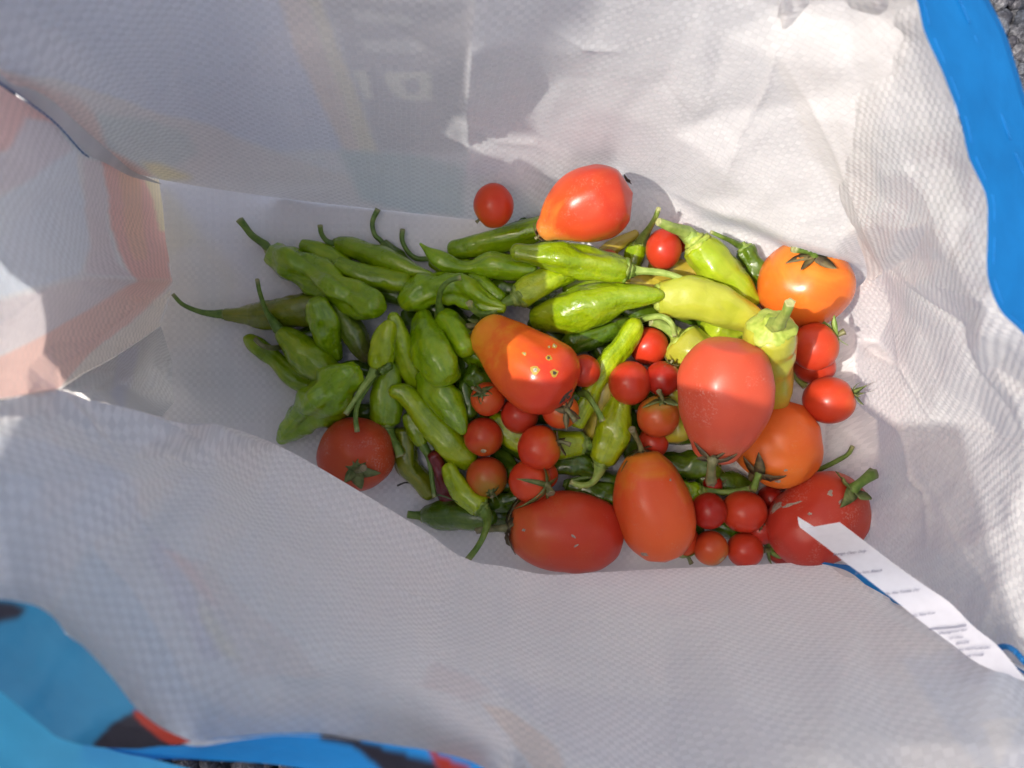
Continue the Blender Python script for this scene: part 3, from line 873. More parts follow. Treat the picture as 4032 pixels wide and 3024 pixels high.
# blue handle webbing outside the rim; sunlight on it is put into its colour
ha = [(-330, 1470, .262), (-60, 1478, .262), (0, 1490, .262), (60, 1535, .262), (120, 1580, .262), (200, 1606, .262), (260, 1626, .26), (330, 1640, .258), (420, 1664, .256), (560, 1710, .25)]
hb = [(-330, 1740, .245), (-60, 1740, .245), (0, 1740, .245), (60, 1745, .245), (120, 1750, .245), (180, 1760, .245), (220, 1770, .244), (300, 1780, .243), (380, 1790, .24), (520, 1800, .235)]
strip("handle_webbing", ha, hb, 0, film_material("sunlit_blue_webbing", (.09, .60, .93), .5, .4), n=160, m=20, wave=.002)

# -- care label sewn into the seam
label_m = plain("satin_label", (.72, .73, .77), .45, .03, 300)
up_e = [(3306, 2056, .150), (3423, 2145, .172), (3500, 2204, .182), (3575, 2259, .190), (3660, 2318, .196), (3740, 2373, .200), (3835, 2468, .202), (3929, 2544, .203), (4050, 2690, .205)]
lo_e = [(3157, 2082, .142), (3265, 2164, .166), (3322, 2210, .177), (3379, 2252, .184), (3450, 2308, .190), (3518, 2360, .194), (3619, 2442, .197), (3740, 2531, .199), (3866, 2620, .202), (4040, 2684, .205)]
f = 2212 / 4032
ua = [(a * f, b * f, c) for a, b, c in up_e]
la = [(a * f, b * f, c) for a, b, c in lo_e]
care = strip("care_label", ua, la, 0, label_m, n=90, m=14)
care["label"] = "white satin care label with faint grey print"
curl_a = [(3205 * f, 2074 * f, .146), (3180 * f, 2058 * f, .150), (3160 * f, 2046 * f, .150), (3141 * f, 2034 * f, .147)]
curl_b = [(3157 * f, 2082 * f, .142), (3150 * f, 2076 * f, .143), (3144 * f, 2060 * f, .145), (3141 * f, 2036 * f, .147)]
strip("care_label", curl_a, curl_b, .0, label_m, n=20, m=8)
lab_pts = [(p[0], p[1]) for p in ua + la]
lab_z = [1 / (H - p[2]) for p in ua + la]
ink = plain("grey_ink", (.16, .16, .24), .6, .05)


def writing(text, x0, y0, x1, y1, h):
    """flat lettering lying on the label; x0.. are where the line starts and ends, h its height"""
    cu = bpy.data.curves.new("care_text", 'FONT')
    cu.body = text
    cu.resolution_u = 2
    cu.offset = .012
    tmp = bpy.data.objects.new("care_text", cu)
    me = bpy.data.meshes.new_from_object(tmp)
    bpy.data.objects.remove(tmp)
    n = len(me.vertices)
    co = np.zeros(n * 3)
    me.vertices.foreach_get("co", co)
    co = co.reshape(-1, 3)
    w = co[:, 0].max()
    ex = np.array([x1 - x0, y1 - y0]) / w
    perp = np.array([.45, -.9])
    Q = np.array([x0, y0]) + co[:, :1] * ex + co[:, 1:2] * perp * h / .72
    Qd = Q * f
    z = H - 1 / tin(lab_pts, lab_z, Qd) + .0012
    X = UD(Qd, z)
    me.vertices.foreach_set("co", X.reshape(-1))
    me.materials.append(ink)
    o = bpy.data.objects.new("printed_line", me)
    col.objects.link(o)
    o.parent = care


def zr(x, y):
    return 2632 + x / 1.58, 1974 + y / 1.58


for tx, a, b, h in (("Sponge Clean Only", (1020, 338), (1228, 316), 12), ("Do Not Bleach", (1160, 455), (1325, 436), 12), ("Do Not Tumble Dry", (1345, 585), (1560, 556), 13),
                    ("Do Not Iron", (1512, 722), (1655, 700), 13), ("Designed for", (1680, 830), (1856, 806), 13), ("10 Uses", (1740, 862), (1830, 850), 12),
                    ("BAGS", (1785, 895), (1866, 884), 12), ("POLYPROPYLENE BAG", (1800, 935), (1998, 915), 12), ("VIETNAM", (1850, 972), (1955, 962), 12)):
    (x0, y0), (x1, y1) = zr(*a), zr(*b)
    writing(tx, x0, y0, x1, y1, h)
ra = [zr(1625, 792), zr(1700, 786), zr(1780, 780), zr(1852, 768)]
Q = np.array([[p, (p[0] + 1, p[1] + 5)] for p in ra]) * f
z = H - 1 / tin(lab_pts, lab_z, Q) + .0012
o = sheet("printed_line", UD(Q, z), None, ink, None)
o.parent = care

# ---------------------------------------------------------------- ground and gravel
gm, nt, out = newmat("crushed_stone_dust")
tc = N(nt, "ShaderNodeTexCoord")
gn = N(nt, "ShaderNodeTexNoise", inputs={"Scale": 150.0, "Detail": 5.0})
nt.links.new(tc.outputs["Object"], gn.inputs["Vector"])
pb = N(nt, "ShaderNodeBsdfPrincipled", inputs={"Roughness": .95})
nt.links.new(ramp(nt, gn.outputs[0], [(.3, (.008, .008, .009)), (.7, (.03, .03, .032))]), pb.inputs["Base Color"])
nt.links.new(pb.outputs[0], out.inputs[0])
g = link_mesh("ground", [(-30, -30, -.014), (30, -30, -.014), (30, 30, -.014), (-30, 30, -.014)], [(0, 1, 2, 3)], gm)
g["kind"] = "structure"
g["label"] = "dark crushed stone ground under the bag"

sm, nt, out = newmat("grey_crushed_stone")
tc = N(nt, "ShaderNodeTexCoord")
va = N(nt, "ShaderNodeVertexColor", layer_name="print")
sn = N(nt, "ShaderNodeTexNoise", inputs={"Scale": 420.0, "Detail": 5.0, "Roughness": .7})
nt.links.new(tc.outputs["Object"], sn.inputs["Vector"])
sv_ = N(nt, "ShaderNodeTexNoise", inputs={"Scale": 190.0, "Detail": 3.0, "Distortion": 2.0})
nt.links.new(tc.outputs["Object"], sv_.inputs["Vector"])
spk = ramp(nt, sn.outputs[0], [(.35, (.35, .36, .38)), (.55, (1, 1, 1)), (.68, (2.0, 2.0, 1.95))])
vein = ramp(nt, sv_.outputs[0], [(.4, (.55, .56, .6)), (.62, (1.25, 1.25, 1.22))])
cc = mixc(nt, 1.0, mixc(nt, 1.0, va.outputs[0], spk, 'MULTIPLY'), vein, 'MULTIPLY')
bm_ = N(nt, "ShaderNodeBump", inputs={"Strength": .7, "Distance": .001})
nt.links.new(sn.outputs[0], bm_.inputs["Height"])
pb = N(nt, "ShaderNodeBsdfPrincipled", inputs={"Roughness": .75})
nt.links.new(cc, pb.inputs["Base Color"]); nt.links.new(bm_.outputs[0], pb.inputs["Normal"])
nt.links.new(pb.outputs[0], out.inputs[0])
import bmesh
bmt = bmesh.new()
bmesh.ops.create_icosphere(bmt, subdivisions=2, radius=1)
iv = np.array([v.co[:] for v in bmt.verts])
ifc = np.array([[v.index for v in f_.verts] for f_ in bmt.faces])
bmt.free()
VV, FF, CC = [], [], []
base_i = 0
cnt = 0
sites = []
for _ in range(9000):
    x, y = nrg.uniform(-.55, .62), nrg.uniform(-.62, .55)
    if -.26 < x < .25 and -.10 < y < .17:
        continue
    sites.append((x, y))
for _ in range(2600):
    sites.append((nrg.uniform(.27, .42), nrg.uniform(.08, .30)) if nrg.uniform() < .5 else (nrg.uniform(-.36, -.05), nrg.uniform(-.32, -.15)))
for x, y in sites:
    near = (x > .2 and y > .05) or y < -.18
    s = nrg.uniform(.0045, .0090) if nrg.uniform() < .75 else nrg.uniform(.002, .004)
    v = iv.copy()
    for _k in range(6):      # planes chipped off the lump
        d = nrg.normal(size=3); d /= np.linalg.norm(d)
        h = nrg.uniform(.45, .8)
        over = np.maximum(v @ d - h, 0)
        v -= over[:, None] * d
    v *= s * nrg.uniform(.65, 1.25, 3)
    q = nrg.normal(size=(3, 3)); q, _r = np.linalg.qr(q)
    v = v @ q.T + np.array([x, y, -.012 + nrg.uniform(0, .008)])
    if -.31 < x < .29 and -.14 < y < .2:
        v[:, 2] -= .016
    VV.append(v); FF.append(ifc + base_i); base_i += len(v)
    t = nrg.uniform(.035, .11) if nrg.uniform() < .85 else nrg.uniform(.12, .20)
    w = nrg.uniform(-.008, .004)
    CC.append(np.tile([[t + w, t, t - w * .6 + .012, 1]], (len(v), 1)))
VV, FF, CC = np.concatenate(VV), np.concatenate(FF), np.concatenate(CC)
me = bpy.data.meshes.new("gravel")
me.vertices.add(len(VV)); me.vertices.foreach_set("co", VV.reshape(-1))
me.loops.add(FF.size); me.loops.foreach_set("vertex_index", FF.reshape(-1).astype(np.int32))
me.polygons.add(len(FF)); me.polygons.foreach_set("loop_start", np.arange(0, FF.size, 3)); me.polygons.foreach_set("loop_total", np.full(len(FF), 3))
me.update(calc_edges=True)
at = me.color_attributes.new("print", 'FLOAT_COLOR', 'POINT')
at.data.foreach_set("color", CC.reshape(-1))
me.materials.append(sm)
go = bpy.data.objects.new("gravel", me)
col.objects.link(go)
go["kind"] = "stuff"
go["label"] = "loose grey angular gravel around the outside of the bag"
go["category"] = "gravel"

# ---------------------------------------------------------------- vegetables: materials
G1 = pepper_material("green", (.115, .21, .001), (.205, .335, .002), (.30, .40, .004))
G2 = pepper_material("bright_green", (.17, .27, .002), (.29, .40, .004), (.40, .48, .008))
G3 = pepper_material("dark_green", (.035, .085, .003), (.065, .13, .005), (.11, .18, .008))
G4 = pepper_material("olive_green", (.10, .13, .004), (.17, .21, .006), (.24, .24, .01))
G5 = pepper_material("brown_tipped", (.07, .12, .01), (.12, .17, .012), (.16, .20, .02), tipcol=(.13, .085, .045))
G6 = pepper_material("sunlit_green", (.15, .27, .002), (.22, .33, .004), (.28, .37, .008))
RD = pepper_material("deep_red", (.10, .006, .005), (.14, .008, .006), (.18, .012, .008))
Y_ = pepper_material("pale_yellow", (.34, .36, .030), (.39, .395, .038), (.42, .37, .035), tipcol=(.46, .31, .025), rough=.3, streak=.5)
YG = pepper_material("yellow_green", (.26, .35, .010), (.34, .40, .018), (.38, .41, .026), rough=.25, streak=.6)
YO = pepper_material("dull_yellow", (.40, .32, .03), (.48, .38, .045), (.46, .30, .03), rough=.3, streak=.5)
S1 = stem_material("green_stalk", (.075, .15, .015), (.16, .25, .04))
S2 = stem_material("pale_stalk", (.20, .30, .05), (.32, .42, .10))
S3 = stem_material("dry_stalk", (.10, .11, .035), (.20, .19, .08), tip=(.25, .2, .12))
CALP = stem_material("pepper_cap", (.12, .20, .02), (.27, .36, .08), tip=(.2, .3, .05))
CALY = stem_material("pale_cap", (.26, .36, .04), (.42, .48, .09), tip=(.5, .55, .15))
D1 = stem_material("dry_sepals", (.075, .055, .03), (.17, .14, .055), tip=(.06, .04, .025))
D2 = stem_material("green_sepals", (.09, .13, .03), (.19, .22, .07), tip=(.10, .08, .04))
D3 = stem_material("fresh_sepals", (.14, .24, .04), (.26, .36, .09), tip=(.2, .22, .06))
TR = tomato_material("red", (.47, .085, .012), (.47, .045, .014), (.44, .032, .013))
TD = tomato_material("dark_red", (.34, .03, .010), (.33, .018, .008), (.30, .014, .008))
TO = tomato_material("orange_red", (.50, .13, .015), (.55, .060, .014), (.50, .035, .012))
TB = tomato_material("blushing", (.34, .17, .02), (.48, .085, .018), (.42, .035, .014))
T1m = tomato_material("pear_red", (.60, .22, .035), (.56, .075, .016), (.50, .040, .018), dust=.18, rough=.28)
T2m = tomato_material("yellow_shouldered", (.74, .32, .022), (.70, .13, .014), (.58, .050, .020), rough=.26)
T3m = tomato_material("scuffed_red", (.50, .075, .02), (.46, .055, .018), (.42, .045, .02), dust=.45, rough=.36)
T4m = tomato_material("oval_red", (.52, .10, .02), (.50, .055, .018), (.47, .038, .018), dust=.12, rough=.36)
T5m = tomato_material("oval_orange", (.62, .20, .02), (.62, .085, .022), (.64, .105, .024), dust=.15, rough=.34)
T6m = tomato_material("dusty_pink", (.50, .10, .04), (.50, .072, .036), (.54, .075, .036), dust=.30, rough=.38)
T7m = tomato_material("orange", (.66, .17, .02), (.68, .145, .02), (.66, .11, .02), dust=.12, rough=.38)
T8m = tomato_material("bright_orange", (.66, .24, .03), (.66, .15, .018), (.62, .085, .016), rough=.27, scars=.5)
T9m = tomato_material("muddy_red", (.48, .07, .025), (.44, .045, .02), (.40, .032, .018), dust=.3, rough=.40)

# ---------------------------------------------------------------- vegetables: laying the heap
SPH = []          # spheres already lying in the bag: x, y, z, r


def w_of(px, py, r, z):
    s = K * (H - z)
    return (px - 2016) * s, -(py - 1512) * s, r * s


def settle(sp, squeeze=.80, n=9, tiltmax=.55, floor=None):
    """drop a spine of balls (photo px, py, r) onto what lies below; returns heights at its two ends"""
    S = catmull(sp, n) if len(sp) > 1 else np.array([sp[0]], float)
    req = np.zeros(len(S))
    for i, (px, py, r) in enumerate(S):
        z = .03
        for _ in range(4):
            x, y, R = w_of(px, py, r, z)
            best = R * .92
            if SPH:
                A = np.array(SPH)
                d2 = (A[:, 0] - x)**2 + (A[:, 1] - y)**2
                D = (A[:, 3] + R) * squeeze
                ok = d2 < D * D
                if ok.any():
                    best = max(best, (A[ok, 2] + np.sqrt(D[ok]**2 - d2[ok])).max())
            z = .5 * z + .5 * best
        req[i] = best
    if len(S) == 1:
        zz = np.array([req[0]])
    else:
        s = np.linspace(0, 1, len(S))
        L = sum(math.dist(w_of(*a, .05)[:2], w_of(*b, .05)[:2]) for a, b in zip(S[:-1], S[1:]))
        bestc, line = 1e9, None
        cand = [(i, j) for i in range(len(S)) for j in range(i + 1, len(S))]
        for i, j in cand:
            k = (req[j] - req[i]) / (s[j] - s[i])
            if abs(k) > tiltmax * L:
                k = math.copysign(tiltmax * L, k)
            zl = k * (s - s[i]) + req[i]
            zl += max(0, (req - zl).max())
            c = zl.mean() + .1 * abs(k)
            if c < bestc:
                bestc, line = c, zl
        zz = line
    for (px, py, r), z in zip(S, zz):
        SPH.append((*w_of(px, py, r, z)[:2], z, w_of(px, py, r, z)[2]))
    return zz


def set_attr(me, name, vals):
    a = me.attributes.new(name, 'FLOAT', 'POINT')
    a.data.foreach_set("value", np.asarray(vals, float))


def body_mesh(name, C, R, mat, parent, seg=34, lobes=0.0, nl=3, lump=0.0, lump_scale=60.0, cap0=.6, cap1=.9, seed=0, dent0=0.0, lobe_end=1.0, soft=.22):
    """C centres (n,3), R radii (n): closed swept body, first end is the stalk end"""
    kw = max(3, int(len(C) * soft) | 1)
    kr = np.hanning(kw + 2)[1:-1]; kr /= kr.sum()
    pad = np.concatenate([2 * C[:1] - C[kw // 2:0:-1], C, 2 * C[-1:] - C[-2:-2 - kw // 2:-1]])
    C = np.stack([np.convolve(pad[:, k], kr, 'valid') for k in range(3)], 1)
    T = np.gradient(C, axis=0)
    padt = np.concatenate([np.repeat(T[:1], kw // 2, 0), T, np.repeat(T[-1:], kw // 2, 0)])
    T = np.stack([np.convolve(padt[:, k], kr, 'valid') for k in range(3)], 1)
    T /= np.linalg.norm(T, axis=1, keepdims=True)
    # outline = the envelope of the balls along the spine, softened
    dl = np.r_[0, np.cumsum(np.linalg.norm(np.diff(C, axis=0), axis=1))]
    Ln = dl[-1]
    xs = np.linspace(0, Ln, 160)
    rs = np.interp(xs, dl, R)
    mm = 58
    a = np.linspace(0, math.pi, mm)
    x = -R[0] + (Ln + R[0] + R[-1]) * ((1 - np.cos(a)) / 2 * .55 + np.linspace(0, 1, mm) * .45)
    xf = np.linspace(-R[0], Ln + R[-1], 400)
    r2 = np.maximum(0, (rs[None, :]**2 - (xf[:, None] - xs[None, :])**2).max(1))
    kk = max(3, int(400 * .16 * max(R) / (Ln + R[0] + R[-1])) | 1)
    ker = np.hanning(kk + 2)[1:-1]; ker /= ker.sum()
    r2 = np.convolve(np.r_[np.zeros(kk), r2, np.zeros(kk)], ker, 'same')[kk:-kk]
    edge = np.minimum((xf + R[0]) / (.25 * R[0]), (Ln + R[-1] - xf) / (.25 * R[-1])).clip(0, 1)
    rr_ = np.sqrt(np.maximum(r2, 0) * edge)
    RR = np.interp(x, xf, rr_)
    RR[0] = RR[-1] = 0
    CC = np.stack([np.interp(x.clip(0, Ln), dl, C[:, k]) for k in range(3)], 1)
    TT = np.stack([np.interp(x.clip(0, Ln), dl, T[:, k]) for k in range(3)], 1)
    TT /= np.linalg.norm(TT, axis=1, keepdims=True)
    e0 = np.minimum(x, 0); e1 = np.maximum(x - Ln, 0)
    CC = CC + TT * (e0 * cap0 + e1 * cap1)[:, None]
    if dent0:
        CC = CC + TT[:1] * (dent0 * R[0] * np.exp(-(RR / (.38 * R[0]))**2) * (x < Ln * .5))[:, None]
    n = len(R)
    k0, k1 = 8, 9
    m = len(RR)
    u = np.cross(TT[0], [0.3, .2, 1.0]); u /= np.linalg.norm(u)
    ph = np.linspace(0, 2 * math.pi, seg, endpoint=False)
    rr = random.Random(seed)
    p0, tw = rr.uniform(0, 6.28), rr.uniform(-1.2, 1.2)
    V = np.zeros((m, seg, 3))
    along = np.zeros((m, seg))
    d = np.r_[0, np.cumsum(np.linalg.norm(np.diff(CC, axis=0), axis=1))]
    d /= d[-1]
    off = Vector((rr.uniform(0, 50), rr.uniform(0, 50), rr.uniform(0, 50)))
    sd_off = rr.uniform(0, 40)
    for i in range(m):
        u = u - TT[i] * u.dot(TT[i]); u /= np.linalg.norm(u)
        w = np.cross(TT[i], u)
        dirs = np.cos(ph)[:, None] * u + np.sin(ph)[:, None] * w
        s = d[i]
        env = math.sin(math.pi * min(1, max(0, s * .94 + .05)))**.5
        am = lobes * (env if lobe_end >= 1 else (1 - s) ** 1.2)
        f = 1 + am * (np.abs(np.cos((ph - p0 - tw * s) * nl / 2)) - .62)
        rad = RR[i] * f
        base = CC[i] + dirs * rad[:, None]
        if lump:
            for j in range(seg):
                q = Vector(base[j]) * lump_scale + off
                nv = noise.noise(q) + .45 * noise.noise(q * 2.3) + .55 * noise.noise(Vector((math.cos(ph[j]) * 1.7 + sd_off, math.sin(ph[j]) * 1.7, s * 4.5))) + .22 * noise.noise(Vector((math.cos(ph[j]) * 4 + sd_off, math.sin(ph[j]) * 4, s * 9)))
                base[j] += dirs[j] * RR[i] * lump * 1.7 * nv
        V[i] = base
        along[i] = s
    verts = V.reshape(-1, 3)
    faces = []
    for i in range(m - 1):
        for j in range(seg):
            j2 = (j + 1) % seg
            faces.append((i * seg + j, i * seg + j2, (i + 1) * seg + j2, (i + 1) * seg + j))
    faces.append(tuple(range(seg))[::-1])
    o = link_mesh(name, verts, faces, mat, parent)
    set_attr(o.data, "along", along.reshape(-1))
    set_attr(o.data, "around", np.tile(np.abs(np.sin(ph + p0)), m))
    return o


def stalk_mesh(name, P, R, mat, parent, ribs=5, seg=15):
    P = [Vector(p) for p in P]
    n = len(P)
    verts, faces = [], []
    T = [(P[min(i + 1, n - 1)] - P[max(i - 1, 0)]).normalized() for i in range(n)]
    u = T[0].orthogonal().normalized()
    al = []
    for i in range(n):
        u = (u - T[i] * u.dot(T[i])).normalized()
        w = T[i].cross(u)
        for k in range(seg):
            a = 2 * math.pi * k / seg
            rr = R[i] * (1 + .13 * math.cos(ribs * a + i * .1))
            verts.append(P[i] + (u * math.cos(a) + w * math.sin(a)) * rr)
            al.append(i / (n - 1))
    for i in range(n - 1):
        for k in range(seg):
            k2 = (k + 1) % seg
            faces.append((i * seg + k, i * seg + k2, (i + 1) * seg + k2, (i + 1) * seg + k))
    # cut end, slightly hollow
    c = len(verts)
    for k in range(seg):
        verts.append(P[-1] + (verts[(n - 1) * seg + k] - P[-1]) * .6 - T[-1] * R[-1] * .25)
        al.append(1)
    verts.append(P[-1] - T[-1] * R[-1] * .3); al.append(1)
    for k in range(seg):
        k2 = (k + 1) % seg
        faces.append(((n - 1) * seg + k, (n - 1) * seg + k2, c + k2, c + k))
        faces.append((c + k, c + k2, c + seg))
    o = link_mesh(name, verts, faces, mat, parent)
    set_attr(o.data, "along", al)
    return o


def cap_mesh(name, base, axis, R, mat, parent, seed=0, teeth=6, rs=.25, size=.62, cap0=.45):
    """the green cap of a pepper: ruffled, wrapped over the shoulder, running up into the stalk. axis points away from the fruit"""
    rr = random.Random(seed)
    axis = axis.normalized()
    u = axis.orthogonal().normalized(); w = axis.cross(u)
    seg = 48
    def on(r):
        return -cap0 * (1 - math.sqrt(max(0, 1 - min(.98, r)**2)))
    r1 = min(.93, size * 1.15)
    prof = [(on(r1) - .10, r1), (on(r1) + .075, r1 * 1.02), (on(r1 * .85) + .10, r1 * .87), (on(r1 * .6) + .10, r1 * .62), (.10, max(rs * 1.5, r1 * .38)), (.22, rs * 1.15), (.42, rs)]
    verts, faces, al = [], [], []
    p0 = rr.uniform(0, 6)
    for i, (a, r) in enumerate(prof):
        k_ = max(0, 1 - i / 4)
        for j in range(seg):
            t = 2 * math.pi * j / seg
            nz = noise.noise(Vector((math.cos(t) * 2 + seed, math.sin(t) * 2, a * 4)))
            nz2 = noise.noise(Vector((math.cos(t) * 6 + seed, math.sin(t) * 6, a * 9)))
            tooth = abs(math.cos(teeth * t / 2 + p0))
            rad = r * (1 + k_ * (.26 * (tooth - .6) + .12 * nz) + .10 * nz2)
            ax = a - k_ * .10 * (tooth - .6) + .04 * nz2
            verts.append(base + axis * ax * R + (u * math.cos(t) + w * math.sin(t)) * rad * R)
            al.append(.3)
    for i in range(len(prof) - 1):
        for j in range(seg):
            j2 = (j + 1) % seg
            faces.append((i * seg + j, i * seg + j2, (i + 1) * seg + j2, (i + 1) * seg + j))
    faces.append(tuple(range(seg))[::-1])
    faces.append(tuple(range((len(prof) - 1) * seg, len(prof) * seg)))
    o = link_mesh(name, verts, faces, mat, parent)
    set_attr(o.data, "along", al)
    return o


serial = [0]


def pepper(name, cat, label, mat, sp, st=None, group=None, rise=.004, dz=None, lobes=.22, nl=3, lump=.20, capm=None, stm=None, cap0=.45, cap1=.95,
           squeeze=.76, tip_rise=0, arch=0.0, calsize=.62, seg=34, zadd=0.0, nocap=False, ls=60.0, tiltmax=.55, dent0=0.0, zends=None):
    serial[0] += 1
    sd = serial[0]
    if zends is None:
        zz = settle(sp, squeeze, tiltmax=tiltmax)
    else:
        zz = np.linspace(zends[0], zends[1], 9)
        for (px, py, r), z in zip(catmull(sp, 9), zz):
            SPH.append((*w_of(px, py, r, z)[:2], z, w_of(px, py, r, z)[2]))
    n = 46
    S = catmull(sp, n)
    z = np.interp(np.linspace(0, 1, n), np.linspace(0, 1, len(zz)), zz) + arch * np.sin(np.linspace(0, math.pi, n)) + zadd
    C = np.array([unp(S[i, 0], S[i, 1], z[i]) for i in range(n)])
    R = np.array([S[i, 2] * K * (H - z[i]) for i in range(n)])
    root = empty(name, (C[n // 2][0], C[n // 2][1], max(0, z.min() - R.mean())), label, cat, group)
    body_mesh("flesh", C, R, mat, root, seg=seg, lobes=lobes, nl=nl, lump=lump, seed=sd, cap0=cap0, cap1=cap1, lump_scale=ls, dent0=dent0)
    ax = Vector(C[0] - C[2]).normalized()
    if st:
        base = Vector(C[0]) + ax * R[0] * cap0 * (.95 - dent0 * .6)
        r_st = st[0][2] * K * (H - z[0])
        if not nocap:
            cap_mesh("calyx", base, ax, R[0], capm or CALP, root, seed=sd, rs=min(.5, r_st / R[0]), size=calsize, cap0=cap0 * .95)
        Sx = catmull([(p[0], p[1], p[2]) for p in st], 26)
        u = np.linspace(0, 1, 26)
        if dz is not None:
            zs = z[0] + np.interp(u, np.linspace(0, 1, len(dz)), dz)
        else:
            zs = z[0] + rise * u
        P = []
        Rr = []
        for i in range(26):
            zi = max(zs[i], Sx[i, 2] * K * H)
            P.append(unp(Sx[i, 0], Sx[i, 1], zi))
            Rr.append(Sx[i, 2] * K * (H - zi))
        P[0] = base + ax * R[0] * .02
        P[1] = P[0].lerp(P[2], .5)
        stalk_mesh("stalk", P, Rr, stm or S1, root)
    return root


def sepal_mesh(parent, pole, nrm, ang, L, width, curl, Rfruit, mat, seed):
    rr = random.Random(seed)
    u = nrm.orthogonal().normalized(); w = nrm.cross(u)
    d = u * math.cos(ang) + w * math.sin(ang)
    side = nrm.cross(d)
    n = 11
    verts, faces, al = [], [], []
    bend = rr.uniform(-.5, .5)
    for i in range(n):
        s = i / (n - 1)
        rho = L * s
        drop = rho * rho / (2 * max(Rfruit, 1e-4))
        lift = curl * L * s**2.2 + .06 * L
        c = pole + d * rho * (1 - .25 * abs(curl) * s) - nrm * drop + nrm * lift + side * bend * L * s * s * .6
        wd = width * (math.sin(math.pi * min(1, .18 + .82 * s))**.8) * (1 - .25 * s) + width * .05
        tws = rr.uniform(-.1, .1) + curl * s * 1.2
        sd_ = (side * math.cos(tws) + nrm * math.sin(tws))
        th = width * .13
        verts += [c - sd_ * wd + nrm * wd * .25, c + nrm * th * .2, c + sd_ * wd + nrm * wd * .25, c - nrm * th]
        al += [s] * 4
    for i in range(n - 1):
        for k in range(4):
            k2 = (k + 1) % 4
            faces.append((i * 4 + k, i * 4 + k2, (i + 1) * 4 + k2, (i + 1) * 4 + k))
    faces += [(3, 2, 1, 0), tuple(range((n - 1) * 4, n * 4))]
    o = link_mesh("sepal", verts, faces, mat, parent)
    set_attr(o.data, "along", np.array(al) * .95)
    return o


def tomato_calyx(root, pole, nrm, R, size, stalk_dir=None, stalk_len=.0, mat=None, stm=None, seed=0, curl=.5, nsep=5, sw=.22, stalk_r=None):
    """dried star of sepals with its stub of stalk"""
    rr = random.Random(seed * 7 + 3)
    nrm = nrm.normalized()
    u = nrm.orthogonal().normalized(); w = nrm.cross(u)
    mat = mat or D1
    # hub
    verts, faces, al = [], [], []
    for i, (h, r) in enumerate([(-.10, .34), (.04, .30), (.12, .18)]):
        for j in range(12):
            t = 2 * math.pi * j / 12
            verts.append(pole + nrm * h * size + (u * math.cos(t) + w * math.sin(t)) * r * size * .62 * (1 + .2 * math.cos(5 * t)))
            al.append(.3)
    for i in range(2):
        for j in range(12):
            j2 = (j + 1) % 12
            faces.append((i * 12 + j, i * 12 + j2, (i + 1) * 12 + j2, (i + 1) * 12 + j))
    faces.append(tuple(range(24, 36)))
    hub = link_mesh("calyx", verts, faces, mat, root)
    size *= 1.35
    set_attr(hub.data, "along", al)
    a0 = rr.uniform(0, 6.28)
    for k in range(nsep):
        sepal_mesh(hub, pole, nrm, a0 + 2 * math.pi * k / nsep + rr.uniform(-.25, .25), size * rr.uniform(.75, 1.2), size * sw * rr.uniform(.6, 1.1),
                   curl * rr.uniform(.0, 1.6) if rr.random() > .2 else -.1, R, mat, seed * 31 + k)
    if stalk_len > 0:
        dr = (stalk_dir or nrm).normalized()
        r0 = stalk_r or size * .13
        P = [pole + nrm * size * .02 + (nrm * (1 - i / 9) * .5 + dr * (i / 9)) * stalk_len * (i / 9) for i in range(10)]
        R_ = [r0 * (1.15 - .35 * math.sin(math.pi * i / 9)) for i in range(10)]
        stalk_mesh("stalk", P, R_, stm or S3, root, seg=12)


